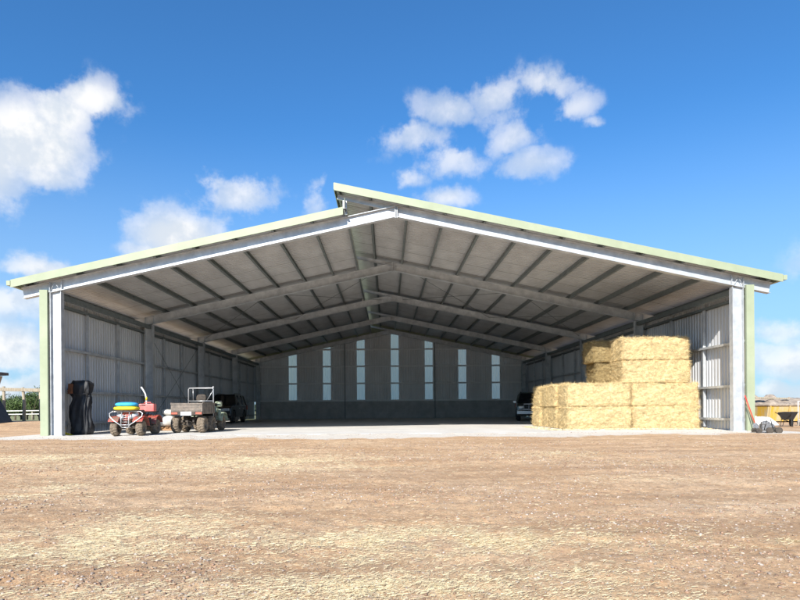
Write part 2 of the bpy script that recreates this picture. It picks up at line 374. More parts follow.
for (a_, b_, f_) in ((-1.98,12.34,zr),(-12.34,-1.60,zl)):
    o = part(roof_sheet(a_,b_,f_),'roof_sheet',ROOFS)
    md = twosided(o, GREEN); md.offset = -1 if a_ > -3 else -1; md.material_offset = 0
    md.material_offset = 1
# the solidified copy is the outer skin
def wall_sheet(p0, p1, zbot, ztop, name, m, flip=False):
    p0, p1 = Vector(p0), Vector(p1); d = (p1-p0); L = d.length; d.normalize(); nrm = Vector((-d.y,d.x))*(-1 if flip else 1)
    mb = MB(); P = rib(L)
    if callable(ztop): top = ztop
    else: top = lambda X: ztop
    # refine for gable
    for k in (0,1):
        for (q,h) in P:
            p = p0+d*q; mb.v.append((p.x+nrm.x*h, p.y+nrm.y*h, zbot if k == 0 else top(p.x))); mb.t.append(1.)
    n = len(P)
    for i in range(n-1): mb.f.append((i,i+1,n+i+1,n+i)); mb.smooth.append(False)
    o = part(mb,name,m); md = o.modifiers.new('s','SOLIDIFY'); md.thickness = .004
    return o
XW = 11.43
wall_sheet((-XW,19.45),(-XW,50.3),.02,4.62,'wall_sheet',WALLS)
wall_sheet((XW,19.45),(XW,50.3),.02,4.62,'wall_sheet',WALLS,True)
YR = 50.22
SK = [(px-397.5+((387-397.5)*0))*0 for px in ()]
kr = 50.2/F
sk_x = [(px-387)*kr+CX for px in (293,327,361,395,429,462.5,496)]
gable = lambda X: 7.40-SL*abs(X)
edges = [-XW]+[v for xk in sk_x for v in (xk-.33,xk+.33)]+[XW]
for j in range(0,len(edges),2):
    a_, b_ = edges[j], edges[j+1]
    if a_ < 0 < b_:
        wall_sheet((a_,YR),(0,YR),1.45,gable,'wall_sheet',WALLR); wall_sheet((0,YR),(b_,YR),1.45,gable,'wall_sheet',WALLR)
    else: wall_sheet((a_,YR),(b_,YR),1.45,gable,'wall_sheet',WALLR)
for xk in sk_x:
    wall_sheet((xk-.328,YR),(xk+.328,YR),1.45,gable,'translucent_panel',SKYL)
mb = MB(); mb.box((0,50.20,.72),(22.64,.18,1.44)); part(mb,'concrete_dado',CONC_D)
# girts
def girt(p0, p1, name='girt', d=.15, m=GALV):
    mb = MB(); p0, p1 = Vector(p0), Vector(p1); c_ = (p0+p1)/2; v = p1-p0
    if abs(v.x) > abs(v.y): 
        mb.box(c_,(abs(v.x),d,.012)); mb.box(c_+Vector((0,d/2-.006,-.04)),(abs(v.x),.012,.07))
        mb.box(c_+Vector((0,-d/2+.006,-.0)),(abs(v.x),.012,.11))
    else:
        mb.box(c_,(d,abs(v.y),.012)); mb.box(c_+Vector((d/2-.006,0,-.04)),(.012,abs(v.y),.07)); mb.box(c_+Vector((-d/2+.006,0,-.04)),(.012,abs(v.y),.07))
    return part(mb,name,m)
for sgn in (-1,1):
    for z in (.40,1.52,2.95,4.38):
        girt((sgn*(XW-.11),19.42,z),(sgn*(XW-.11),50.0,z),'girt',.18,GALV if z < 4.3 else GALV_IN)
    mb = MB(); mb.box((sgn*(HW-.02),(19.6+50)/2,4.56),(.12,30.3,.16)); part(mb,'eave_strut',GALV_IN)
    for i in range(4):
        for t in (1/3,2/3):
            mb = MB(); mb.box((sgn*(XW-.11),FR[i]+BAY*t,2.3),(.10,.055,4.45)); part(mb,'bridging_strut',GALV)
    # trims and gutters
    mb = MB(); mb.box((sgn*(XW-.05),19.36,2.37),(.25,.10,4.70)); mb.box((sgn*(XW+.065),19.51,2.37),(.02,.20,4.70)); part(mb,'corner_trim',GREEN)
    ze = zr(12.34)
    mb = MB(); mb.box((sgn*12.40,(19.14+50.2)/2,ze-.06),(.12,31.06,.15)); part(mb,'gutter',GREEN)
# rear girts
for z in (1.50,2.93,4.35,5.76):
    w_ = min(XW-.1,(7.3-z)/SL-.2)
    girt((-w_,50.02,z),(w_,50.02,z),'girt',.14,GIRT_R)
for Xm in (-3.82,3.66):
    mb = MB(); mb.box((Xm,49.99-.09,(gable(Xm)-.32)/2+.0),(.07,.10,gable(Xm)-.36)); part(mb,'gable_mullion',GALV_IN)
# barge boards (front and rear), mitred to the slope
def barge(X0, X1, zf, Yb, depth=.245):
    mb = MB(); 
    pts = [(X0,zf(X0)+.045),(X1,zf(X1)+.045),(X1,zf(X1)+.045-depth),(X0,zf(X0)+.045-depth)]
    mb.prism(pts,'y',Yb-.012,Yb+.012)
    pts = [(X0,zf(X0)+.045),(X1,zf(X1)+.045),(X1,zf(X1)+.037),(X0,zf(X0)+.037)]
    mb.prism(pts,'y',Yb+.012,Yb+(.16 if Yb < 30 else -.16)); return mb
for Yb in (19.17,50.19):
    part(barge(-1.98,12.34,zr,Yb),'barge_board',GREEN); part(barge(-12.34,-1.70,zl,Yb),'barge_board',GREEN)
mb = MB(); mb.box((-1.99,34.68,zr(-1.98)-.06),(.02,31.0,.21)); part(mb,'ridge_fascia',GREEN)
mb = MB(); mb.box((-1.655,34.68,zl(-1.6)+.17),(.012,30.9,.33)); part(mb,'ridge_upstand',GREEN)
mb = MB(); mb.prism([(-1.95,zr(-1.95)-.01),(.3,zr(.3)-.01),(.3,7.1),(-1.65,7.1),(-1.95,zr(-1.95)-.3)],'y',50.165,50.178); part(mb,'rear_ridge_closure',GREEN)
# bracing
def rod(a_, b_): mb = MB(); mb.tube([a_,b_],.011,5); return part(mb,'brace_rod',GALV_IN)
for sgn in (-1,1):
    Xr = sgn*(XW-.25); rod((Xr,FR[1]+.15,.1),(Xr,FR[2]-.15,4.4)); rod((Xr,FR[1]+.15,4.4),(Xr,FR[2]-.15,.1))
    for a_, b_ in ((.6,5.6),(5.6,10.8)):
        for i in (1,):
            zA, zB = zb(a_)+.2, zb(b_)+.2
            rod((sgn*a_,FR[i],zA),(sgn*b_,FR[i+1],zB)); rod((sgn*b_,FR[i],zB),(sgn*a_,FR[i+1],zA))

# ------------------------------------------------------------------ bales
def strands(V0, N0, n, L, w, splay=.35):
    """thin blades rooted at points V0 with normals N0"""
    idx = RNG.integers(0,len(V0),n); p = V0[idx]; nn = N0[idx]
    d = RNG.normal(0,1,(n,3)); d -= (d*nn).sum(1,keepdims=True)*nn; d /= np.linalg.norm(d,axis=1,keepdims=True)
    d = d+nn*np.abs(RNG.normal(0,splay,(n,1))); d /= np.linalg.norm(d,axis=1,keepdims=True)
    s = np.cross(d, nn+RNG.normal(0,.3,(n,3))); s /= np.linalg.norm(s,axis=1,keepdims=True)
    Ls = RNG.uniform(.4,1.,(n,1))*L; ww = RNG.uniform(.6,1.2,(n,1))*w; p = p+nn*RNG.uniform(0,.012,(n,1))
    return np.stack([p-s*ww,p+s*ww,p+d*Ls+s*ww*.5,p+d*Ls-s*ww*.5],1).reshape(-1,3)
def bale_mesh(seed, m, ragged=1.):
    global RNG
    rs = np.random.default_rng(seed); lx, ly, lz = 2.35, 1.15, .825
    pts = []; nor = []; F_ = []
    def face(o, u, v, nu, nv):
        o, u, v = map(np.array,(o,u,v)); n_ = np.cross(u,v); n_ = n_/np.linalg.norm(n_); b0 = len(pts)
        for j in range(nv+1):
            for i in range(nu+1): pts.append(o+u*i/nu+v*j/nv); nor.append(n_)
        for j in range(nv):
            for i in range(nu): k = b0+j*(nu+1)+i; F_.append((k,k+1,k+nu+2,k+nu+1))
    hx, hy = lx/2, ly/2
    a, b_, c_ = 60, 30, 22
    face((-hx,-hy,0),(lx,0,0),(0,0,lz),a,c_); face((hx,-hy,0),(0,ly,0),(0,0,lz),b_,c_); face((hx,hy,0),(-lx,0,0),(0,0,lz),a,c_)
    face((-hx,hy,0),(0,-ly,0),(0,0,lz),b_,c_); face((-hx,-hy,lz),(lx,0,0),(0,ly,0),a,b_); face((-hx,hy,0),(lx,0,0),(0,-ly,0),a,b_)
    P = np.array(pts); Nn = np.array(nor)
    # shared displacement computed from position so the seams stay closed; round the corners
    Cn = np.array([0,0,lz/2]); h = np.array([hx,hy,lz/2]); q = (P-Cn)/h
    r = .055; inner = np.clip(P-Cn, -(h-r), h-r); d = (P-Cn)-inner; ln = np.linalg.norm(d,axis=1,keepdims=True)+1e-9; Pr = inner+d/ln*r+Cn
    o1, o2, o3 = rs.uniform(0,200,3)
    f1 = fbm(Pr[:,0]*9+Pr[:,1]*5+o1, Pr[:,2]*16+Pr[:,1]*7+o2, 4)-.5
    f2 = fbm(Pr[:,0]*2+Pr[:,1]*2+o3, Pr[:,2]*3+o1, 2)-.5
    flake = np.abs(np.mod(Pr[:,0]*7+.6*f2*4,1)-.5)  # flakes across the length
    strings = np.zeros(len(Pr))
    for k in range(6):
        yk = -hy+ly*(k+.5)/6
        strings += np.exp(-((Pr[:,1]-yk)/.022)**2)
    dirn = d/ln
    amt = f1*.075+f2*.085*ragged+(flake-.25)*.02-strings*.016*(np.abs(dirn[:,1])<.5)
    low = (Pr[:,2]<.02); amt = np.where(low, amt*.2-.0, amt)
    Pd = Pr+dirn*amt[:,None]; Pd[:,2] = np.clip(Pd[:,2],0.002,lz+.025)
    sv = RNG; RNG = rs
    up = Pr[:,2]>.03
    B1 = strands(Pd[up], dirn[up], int(17000*ragged**.5), .075, .0026, .28)
    B2 = strands(Pd[up], dirn[up], int(900*ragged), .17, .0030, .8)
    ed = up & ((np.abs(q)>.9).sum(1)>=2)
    B3 = strands(Pd[ed], dirn[ed], int(1800*ragged), .13, .0028, .9)
    RNG = sv
    B = np.concatenate([B1,B2,B3]); B[:,2] = np.maximum(B[:,2], .004)
    n0 = len(Pd); Fc = np.concatenate([np.array(F_), np.arange(len(B)).reshape(-1,4)+n0])
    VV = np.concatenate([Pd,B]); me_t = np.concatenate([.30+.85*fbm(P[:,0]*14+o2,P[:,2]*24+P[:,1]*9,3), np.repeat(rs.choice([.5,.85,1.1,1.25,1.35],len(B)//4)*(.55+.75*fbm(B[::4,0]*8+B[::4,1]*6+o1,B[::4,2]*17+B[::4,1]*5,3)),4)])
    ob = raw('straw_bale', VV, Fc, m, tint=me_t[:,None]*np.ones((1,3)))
    return ob
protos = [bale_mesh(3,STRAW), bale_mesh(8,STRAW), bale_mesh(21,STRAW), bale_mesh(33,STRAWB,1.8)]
HB = .84
Y1 = 21.85+.58; Y2 = Y1+1.2; Y3 = Y2+1.2
def xb(l): return l+1.21
BL = [ # x centre, y centre, layer, proto, rz, xscale, label
 (7.39,Y1,0,0,0,.99,'straw bale on the floor at the front left of the stack, below a matching bale'),
 (9.83,Y1,0,1,.0,1.03,'straw bale on the floor at the front right of the stack, nearest the shed column'),
 (7.38,Y1+.02,1,2,PI,.98,'front left straw bale of the second layer with open step above it'),
 (9.82,Y1+.02,1,0,PI,1.02,'front right straw bale of the second layer, beneath the two-high upper block'),
 (9.50,Y1+.05,2,1,PI,1.05,'straw bale of the third layer carrying the topmost front bale'),
 (9.47,Y1+.03,3,2,0,1.04,'topmost front straw bale, highest on the sunlit block'),
 (7.34,Y2,0,1,0,1.,'straw bale on the floor in the second row, directly behind the front left bale'),
 (7.30,Y2,1,0,PI,1.,'second layer straw bale in the second row, directly behind the front left bale'),
 (8.90,Y2+.05,2,3,0,.98,'brown shaded bale of the third layer under a sagging brown bale'),
 (8.78,Y2,3,3,PI,1.02,'brown ragged bale sagging left at the top behind the bright block'),
 (7.44,Y3+.08,0,2,0,1.,'straw bale on the floor in the third row, next to the rearmost one'),
 (7.40,Y3+.08,1,1,PI,1.,'second layer straw bale in the third row, beside the rearmost one'),
 (7.32,Y3+1.33,0,0,0,1.,'rearmost straw bale on the floor at the left end of the stack'),
 (7.36,Y3+1.30,1,2,PI,1.,'rearmost straw bale of the second layer at the left end of the stack'),
 (9.9,Y2,0,2,PI,1.,'straw bale on the floor hidden behind the front right bale'),
 (9.86,Y2,1,1,0,1.,'straw bale of the second layer hidden under the brown bales'),
]
used = set()
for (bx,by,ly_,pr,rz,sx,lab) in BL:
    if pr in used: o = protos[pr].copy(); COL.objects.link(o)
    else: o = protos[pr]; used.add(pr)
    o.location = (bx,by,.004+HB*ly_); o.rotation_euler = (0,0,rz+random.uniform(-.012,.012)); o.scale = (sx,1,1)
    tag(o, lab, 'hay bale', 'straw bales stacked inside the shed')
# straw fallen at the foot of the stack
n = 9000; X = RNG.uniform(5.4,11.2,n); Y = 21.75-np.abs(RNG.normal(0,.28,n)); th = RNG.uniform(0,PI,n); L = RNG.uniform(.02,.07,n); W = .003
sel = RNG.random(n) < .3; Y = np.where(sel, RNG.uniform(21.5,25.2,n), Y); X = np.where(sel, 5.75-np.abs(RNG.normal(0,.16,n)), X)
V = np.stack([np.stack([X+np.cos(th)*L*a1-np.sin(th)*W*b1, Y+np.sin(th)*L*a1+np.cos(th)*W*b1, .008+np.abs(RNG.normal(0,.012,n))+.004*a1],1) for (a1,b1) in ((-1,-1),(1,-1),(1,1),(-1,1))],1).reshape(-1,3)
o = raw('straw_scraps', V, np.arange(4*n).reshape(-1,4), STRAWG, tint=np.repeat(RNG.uniform(.6,1.05,n),4)[:,None]*np.ones((1,3)))
tag(o,'thin litter of straw fallen on the floor at the foot of the bale stack','straw',kind='stuff')

# ------------------------------------------------------------------ wheels
def wheel(parent, x, y, r, w, knob=.018, rimm=RIM, tm=TYRE, seg=36):
    M = Matrix.Translation((x,y,r)); mb = MB(); h = w/2
    mb.lathe([(-h*.7,r*.52),(-h,r*.62),(-h*1.02,r*.80),(-h*.86,r*.93),(-h*.45,r),(-.001,r),(.001,r),(h*.45,r),(h*.86,r*.93),(h*1.02,r*.80),(h,r*.62),(h*.7,r*.52)],seg,M,knob=knob,smooth=not knob)
    wh = MB(); wh.lathe([(-h*.75,r*.54),(-h*.8,r*.50),(-h*.35,r*.44),(-h*.35,r*.16),(-h*.6,r*.13),(h*.6,r*.13),(h*.35,r*.16),(h*.35,r*.44),(h*.8,r*.50),(h*.75,r*.54)],24,M)
    t = mb.build('wheel',tm,parent); wh.build('rim',rimm,t); return t
def ell(mb, c, d, M=None, nu=20, nv=10, e=1.):
    """superellipsoid"""
    f = lambda v: math.copysign(abs(v)**e, v); rings = []
    for j in range(nv+1):
        ph = -PI/2+PI*j/nv; rr = max(abs(math.cos(ph))**e,.02)
        rings.append([(c[0]+d[0]*rr*f(math.cos(2*PI*i/nu)), c[1]+d[1]*rr*f(math.sin(2*PI*i/nu)), c[2]+d[2]*f(math.sin(ph))) for i in range(nu)])
    mb.loft(rings, M=M); return mb
def arch(mb, x0, x1, yc, zc, r, t=.03, a0=10, a1=170, n=10, flare=0.):
    """curved fender over a wheel, thickness t, spanning x0..x1"""
    ring = []
    for k in range(n+1):
        a_ = R(a0+(a1-a0)*k/n); ring.append((yc+math.cos(a_)*r, zc+math.sin(a_)*r))
    outr = [(yc+(p[0]-yc)*(1+t/r), zc+(p[1]-zc)*(1+t/r)) for p in ring]
    for k in range(n):
        mb.prism([ring[k],ring[k+1],outr[k+1],outr[k]],'x',x0,x1)
    return mb
# ------------------------------------------------------------------ quad bike (local: front at -y)
q = empty('quad_bike',(-8.66,19.88,0),R(2),'muddy red quad bike with grey bull bar and padded load on its front rack','quad bike')
for sx in (-1,1):
    wheel(q,sx*.40,-.63,.255,.21); wheel(q,sx*.40,.64,.265,.24)
mb = MB()
for sx in (-1,1):
    mb.tube([(sx*.13,-.55,.30),(sx*.16,0,.28),(sx*.13,.6,.32)],.022); mb.tube([(sx*.12,-.5,.36),(sx*.15,-.1,.62),(sx*.14,.6,.60)],.02)
    mb.tube([(sx*.08,-.62,.26),(sx*.34,-.63,.25)],.03); mb.tube([(sx*.08,-.52,.30),(sx*.34,-.60,.28)],.018)
    mb.tube([(sx*.20,-.50,.58),(sx*.30,-.60,.30)],.028)
mb.tube([(-.36,.64,.26),(.36,.64,.26)],.03); mb.box((0,.05,.36),(.24,.42,.26)); mb.box((0,.62,.28),(.16,.16,.14))
mb.build('chassis',MUDBLK,q,bevel=.01)
mb = MB()   # front cowl and fenders
mb.loft([[(-.10,-.78,.50),(.10,-.78,.50),(.16,-.76,.66),(.10,-.74,.72),(-.10,-.74,.72),(-.16,-.76,.66)],
         [(-.18,-.62,.48),(.18,-.62,.48),(.26,-.60,.68),(.16,-.58,.78),(-.16,-.58,.78),(-.26,-.60,.68)],
         [(-.14,-.38,.50),(.14,-.38,.50),(.20,-.34,.70),(.12,-.30,.82),(-.12,-.30,.82),(-.20,-.34,.70)],
         [(-.11,-.05,.52),(.11,-.05,.52),(.15,-.05,.68),(.09,-.05,.78),(-.09,-.05,.78),(-.15,-.05,.68)]])
for sx in (-1,1):
    arch(mb,sx*.22,sx*.54,-.60,.28,.34,.025,5,150); 
mb.build('front_fairing',RED,q,bevel=.008)
mb = MB()
for sx in (-1,1):
    arch(mb,sx*.16,sx*.55,.64,.28,.36,.025,20,168)
mb.loft([[(-.16,.28,.60),(.16,.28,.60),(.16,.28,.68),(-.16,.28,.68)],[(-.22,.92,.58),(.22,.92,.58),(.20,.92,.68),(-.20,.92,.68)]],smooth=False)
mb.build('rear_fairing',RED,q,bevel=.008)
mb = MB()
for sx in (-1,1):
    mb.loft([[(sx*.10,-.80,.55),(sx*.20,-.79,.56),(sx*.34,-.72,.66),(sx*.32,-.71,.74),(sx*.18,-.76,.72),(sx*.10,-.78,.66)],
             [(sx*.10,-.70,.55),(sx*.20,-.70,.56),(sx*.34,-.62,.66),(sx*.32,-.61,.74),(sx*.18,-.66,.72),(sx*.10,-.68,.66)]])
for k in (0,1):
    mbb = MB(); mbb.v = mb.v[k*12:(k+1)*12]; mbb.t = [1.]*12
    mbb.f = [tuple(i-12*k for i in f) for f in mb.f[k*8:(k+1)*8]]; mbb.smooth = [True]*8; mbb.build('headlight',LAMP,q)
mb = MB()   # bull bar
for sx in (-1,1):
    mb.tube([(sx*.10,-.90,.28),(sx*.15,-.93,.36),(sx*.36,-.90,.50),(sx*.50,-.84,.62),(sx*.52,-.82,.72),(sx*.44,-.80,.78),(sx*.12,-.84,.78)],.017)
    mb.tube([(sx*.12,-.84,.78),(sx*.12,-.92,.55),(sx*.12,-.93,.33)],.016)
    mb.tube([(sx*.10,-.90,.28),(sx*.10,-.55,.28)],.016)
mb.tube([(-.12,-.84,.78),(.12,-.84,.78)],.016); mb.tube([(-.15,-.93,.36),(.15,-.93,.36)],.016); mb.tube([(-.10,-.90,.28),(.10,-.90,.28)],.02)
for z in (.45,.52,.59,.66): mb.tube([(-.12,-.905,z),(.12,-.905,z)],.007)
mb.build('bull_bar',CHROME,q)
for nm, y0, y1, z in (('front_rack',-.88,-.38,.80),('rear_rack',.30,.98,.76)):
    mb = MB()
    mb.tube([(-.40,y0,z),(.40,y0,z),(.42,y1,z),(-.42,y1,z),(-.40,y0,z)],.014)
    for k in range(7): xk = -.33+.11*k; mb.tube([(xk,y0,z),(xk,y1,z)],.008)
    for sx in (-1,1): mb.tube([(sx*.2,(y0+y1)/2,z),(sx*.15,(y0+y1)/2,z-.14)],.012)
    mb.build(nm,MUDBLK,q)
mb = MB(); mb.loft([[(-.10,-.12,.70),(.10,-.12,.70),(.08,-.12,.78),(-.08,-.12,.78)],[(-.15,.1,.66),(.15,.1,.66),(.12,.1,.80),(-.12,.1,.80)],[(-.17,.4,.68),(.17,.4,.68),(.14,.4,.84),(-.14,.4,.84)],[(-.15,.52,.70),(.15,.52,.70),(.12,.52,.80),(-.12,.52,.80)]])
mb.build('seat',BLKP,q,bevel=.02)
mb = MB(); mb.tube([(-.38,-.20,.98),(-.30,-.24,.99),(-.12,-.26,.92),(.12,-.26,.92),(.30,-.24,.99),(.38,-.20,.98)],.013); mb.tube([(0,-.26,.92),(0,-.34,.70)],.03)
for sx in (-1,1): mb.tube([(sx*.27,-.24,.985),(sx*.39,-.20,.98)],.02)
mb.box((0,-.27,.94),(.16,.10,.07)); mb.build('handlebar',BLKP,q,bevel=.005)
for sx in (-1,1):
    mb = MB(); mb.box((sx*.33,.02,.30),(.26,.46,.03)); mb.box((sx*.30,.26,.44),(.22,.03,.28),rx=.2); mb.build('footrest',MUDBLK,q,bevel=.008)
# load on the quad
def onquad(x, y, z): a_ = R(2); return (-8.66+x*math.cos(a_)-y*math.sin(a_), 19.88+x*math.sin(a_)+y*math.cos(a_), z)
o = ell(MB(),(0,0,.065),(.38,.26,.065),e=.55,nu=32).build('padded_bag',YEL); o.location = onquad(-.05,-.62,.816); tag(o,'yellow padded bag on the front rack of the quad bike, under a blue one','bag')
o = ell(MB(),(0,0,.08),(.35,.25,.08),e=.8,nu=32).build('padded_bag',BLUE); o.location = onquad(-.06,-.60,.925); tag(o,'blue padded bag lying on a yellow one on the quad bike rack','bag')
fc = empty('fuel_can',onquad(.20,.52,.776),R(4),'faded red plastic box standing on the rear rack of the quad bike','container')
mb = MB(); mb.box((0,0,.13),(.50,.30,.26)); mb.build('body',PINK,fc,bevel=.03)
mb = MB(); mb.tube([(-.12,0,.26),(-.10,0,.31),(.10,0,.31),(.12,0,.26)],.014); mb.build('handle',PINK,fc)
mb = MB(); mb.lathe([(.255,.035),(.30,.035),(.305,.02)],12,Matrix.Translation((.19,0,0)),axis='z'); mb.build('cap',BLKP,fc)
lp = empty('bent_pipe',onquad(.07,.30,.776),0,'bent white pipe with orange band standing up behind the red quad bike seat','pipe')
lp.location = onquad(.08,.74,.776)
mb = MB(); mb.tube([(0,0,0),(0,0,.42),(-.03,-.01,.60),(-.10,-.02,.74),(-.17,-.02,.84)],[.03,.028,.026,.025,.025],10); mb.build('pipe',WHITE,lp)
mb = MB(); mb.lathe([(.38,.034),(.50,.032)],12,axis='z'); mb.build('band',YEL,lp)

# ------------------------------------------------------------------ six-wheel utility vehicle, seen from the rear (local: rear at -y)
u = empty('utility_vehicle',(-7.40,21.45,0),R(-1),'muddy six-wheeled utility vehicle with a dump tray and open roll bar, parked tail outwards','utility vehicle')
for sx in (-1,1):
    wheel(u,sx*.46,.0,.30,.26,.022); wheel(u,sx*.46,.92,.30,.26,.022); wheel(u,sx*.46,2.28,.29,.22,.02)
mb = MB()
for sx in (-1,1): mb.box((sx*.2,1.1,.42),(.06,2.6,.08))
for yy in (0,.92): mb.tube([(-.38,yy,.30),(.38,yy,.30)],.032); ell(mb,(0,yy,.31),(.12,.14,.10))
mb.tube([(-.38,2.28,.29),(.38,2.28,.29)],.025); mb.tube([(-.36,.02,.27),(-.12,.1,.46)],.02); mb.tube([(.36,.02,.27),(.12,.1,.46)],.02)
mb.box((0,-.22,.42),(.09,.16,.06)); mb.box((0,1.0,.45),(.5,.6,.22)); mb.build('chassis',MUDBLK,u,bevel=.01)
mb = MB()   # tray floor and sides with pressed ribs
mb.box((0,.42,.70),(1.10,1.36,.05)); mb.box((-.555,.42,.87),(.03,1.38,.38)); mb.box((.555,.42,.87),(.03,1.38,.38)); mb.box((0,1.10,.87),(1.08,.03,.38))
for sx in (-1,1):
    mb.tube([(sx*.565,-.27,1.065),(sx*.565,1.12,1.065)],.02)
    for k in range(5): mb.box((sx*.575,-.1+.27*k,.87),(.02,.05,.34))
mb.build('tray',TRAY,u,bevel=.006)
mb = MB(); mb.box((0,-.285,.90),(1.12,.03,.30)); mb.box((0,-.305,1.03),(1.14,.03,.05)); mb.box((0,-.303,.93),(.98,.015,.07)); mb.box((0,-.303,.81),(.98,.015,.05)); tg = mb.build('tailgate',TRAY,u,bevel=.005)
mb = MB(); mb.box((0,-.28,.70),(1.12,.05,.13)); mb.build('rear_bumper',MUDBLK,u,bevel=.01)
for sx in (-1,1):
    mb = MB(); mb.box((sx*.43,-.312,.70),(.22,.015,.075)); mb.build('tail_light',MUDRED,u,bevel=.004)
mb = MB(); mb.box((-.02,-.313,.69),(.38,.012,.13)); mb.build('number_plate',WHITE,u)
mb = MB(); yr = 1.26
mb.tube([(-.47,yr,.45),(-.47,yr,1.60),(-.44,yr,1.64),(.44,yr,1.64),(.47,yr,1.60),(.47,yr,.45)],.024)
mb.tube([(-.47,yr,1.15),(.47,yr,1.15)],.018)
for sx in (-1,1): mb.tube([(sx*.30,yr,1.63),(sx*.30,yr+.02,1.16)],.010) if sx < 0 else mb.tube([(.46,yr,1.55),(.22,yr,1.16)],.012)
ell(mb,(.47,yr,1.67),(.035,.035,.04))
mb.build('roll_bar',CHROME,u)
mb = MB(); mb.box((0,1.52,.66),(.98,.50,.14)); mb.box((-.0,1.34,.93),(.92,.10,.40),rx=-.1); mb.build('seat',BLKP,u,bevel=.03)
mb = MB(); ell(mb,(.0,1.32,1.24),(.19,.07,.17),e=.6); mb.build('headrest',MUDBLK,u)
mb = MB(); mb.lathe([(-.012,.15),(.0,.165),(.012,.15),(.0,.135),(-.012,.15)],20,Matrix.Translation((.22,2.02,1.02)) @ Matrix.Rotation(.9,4,'X'),axis='y'); mb.tube([(.22,2.02,1.02),(.22,2.25,.8)],.018); mb.build('steering_wheel',BLKP,u)
mb = MB()   # front body
mb.loft([[(-.30,1.90,.45),(.30,1.90,.45),(.42,1.90,.85),(.30,1.90,.98),(-.30,1.90,.98),(-.42,1.90,.85)],[(-.30,2.35,.42),(.30,2.35,.42),(.42,2.35,.82),(.30,2.35,.92),(-.30,2.35,.92),(-.42,2.35,.82)],[(-.24,2.72,.42),(.24,2.72,.42),(.30,2.72,.68),(.2,2.72,.74),(-.2,2.72,.74),(-.30,2.72,.68)]],smooth=False)
for sx in (-1,1): arch(mb,sx*.28,sx*.62,2.28,.32,.38,.03,10,170)
mb.box((.53,1.86,.62),(.10,.03,.42)); mb.box((-.53,1.86,.62),(.10,.03,.42))
mb.build('front_body',GRNP,u,bevel=.01)
mb = MB(); mb.box((0,1.62,.40),(1.04,.62,.04))
for sx in (-1,1): mb.box((sx*.50,1.35,.55),(.05,.14,.30))
mb.build('floor_pan',MUDBLK,u,bevel=.006)
mb = MB()
for sx in (-1,1): mb.tube([(sx*.34,2.2,.95),(sx*.38,2.0,1.10),(sx*.50,1.95,1.14)],.012); mb.box((sx*.53,1.95,1.14),(.10,.03,.07))
mb.build('mirror',BLKP,u)
# small green tub riding on the front body
tub = ell(MB(),(0,0,.11),(.13,.13,.11),e=.5).build('plastic_tub',GRNP); tub.location = (-6.98,23.5,.99); tub.location = (-7.0,23.72,.93)
tag(tub,'small pale green tub resting on the front of the six-wheeled vehicle','tub')

# ------------------------------------------------------------------ bulk bag on pallet
pl = empty('pallet',(-9.34,24.3,0),R(8),'orange-brown timber pallet beneath the white bulk bags by the left wall','pallet')
mb = MB()
for k in range(7): mb.box((-.54+.18*k,0,.125),(.12,1.1,.02))
mb.build('deck_board',WOODP,pl)
for k in (-1,0,1):
    mb = MB(); mb.box((0,k*.45,.06),(1.2,.09,.10)); mb.build('bearer',WOODP,pl)
def sack(loc, d, lab, rz=0, seed=0):
    mb = MB(); nu, nv = 28, 14; rs = random.Random(seed); ph = [rs.uniform(0,6) for _ in range(4)]
    rings = []
    for j in range(nv+1):
        p = -PI/2+PI*j/nv; rr = max(abs(math.cos(p))**.55,.02); rings.append([])
        for i in range(nu):
            t = 2*PI*i/nu; w = 1+.06*math.sin(3*t+ph[0]+j*.4)+.05*math.sin(5*t+ph[1])*math.sin(p*3+ph[2])
            rings[-1].append((d[0]*rr*w*math.copysign(abs(math.cos(t))**.7,math.cos(t)), d[1]*rr*w*math.copysign(abs(math.sin(t))**.7,math.sin(t)), d[2]*(1+math.copysign(abs(math.sin(p))**.8,math.sin(p))*(1+.12*math.sin(2*t+ph[3])*(j>7)))))
    mb.loft(rings); o = mb.build('bulk_bag',BAGW); o.location = loc; o.rotation_euler = (0,0,rz); return tag(o,lab,'bag','white bulk bags on the pallet')
sack((-9.34,24.25,.137),(.48,.45,.24),'large full white woven bag lying flat on the pallet',.1,1)
sack((-9.12,24.25,.60),(.30,.30,.12),'smaller white woven bag slumped on top of the full one',.5,2)

# ------------------------------------------------------------------ draped tarp by the left column
ts = empty('tarpaulin_cover',(-10.76,20.45,0),R(-4),'black tarpaulin draped over a tall upright load beside the left front column','tarpaulin')
mb = MB(); rings = []; nu = 90
levels = [(0,.33,.20),(.25,.34,.21),(.6,.33,.20),(.95,.34,.20),(1.20,.30,.17),(1.32,.29,.17),(1.42,.35,.21),(1.62,.36,.22),(1.76,.33,.20),(1.82,.24,.14),(1.835,.10,.06)]
levels = [tuple(a0+(a1-a0)*h_ for a0,a1 in zip(A_,B_)) for A_,B_ in zip(levels,levels[1:]) for h_ in (0,.5)]+[levels[-1]]
for j,(z,rx,ry) in enumerate(levels):
    ring = []
    for i in range(nu):
        t = 2*PI*i/nu; f = 1+.09*math.sin(6*t+j*.35)+.07*math.sin(13*t-j*.9)*(1 if j<14 else .2)+.05*math.sin(3*t+j*.8)+.03*math.sin(23*t+j*1.7)
        ring.append((rx*f*math.copysign(abs(math.cos(t))**.7,math.cos(t))+.03*math.sin(j*.9), ry*f*math.copysign(abs(math.sin(t))**.7,math.sin(t)), z+.012+.02*math.sin(4*t+j)*(0<j<19)))
    rings.append(ring)
mb.loft(rings); mb.build('sheet',TARP,ts)
mb = MB(); mb.box((-.24,-.20,1.56),(.16,.10,.34),ry=.08); mb.build('rusty_panel',RUST,ts,bevel=.01)
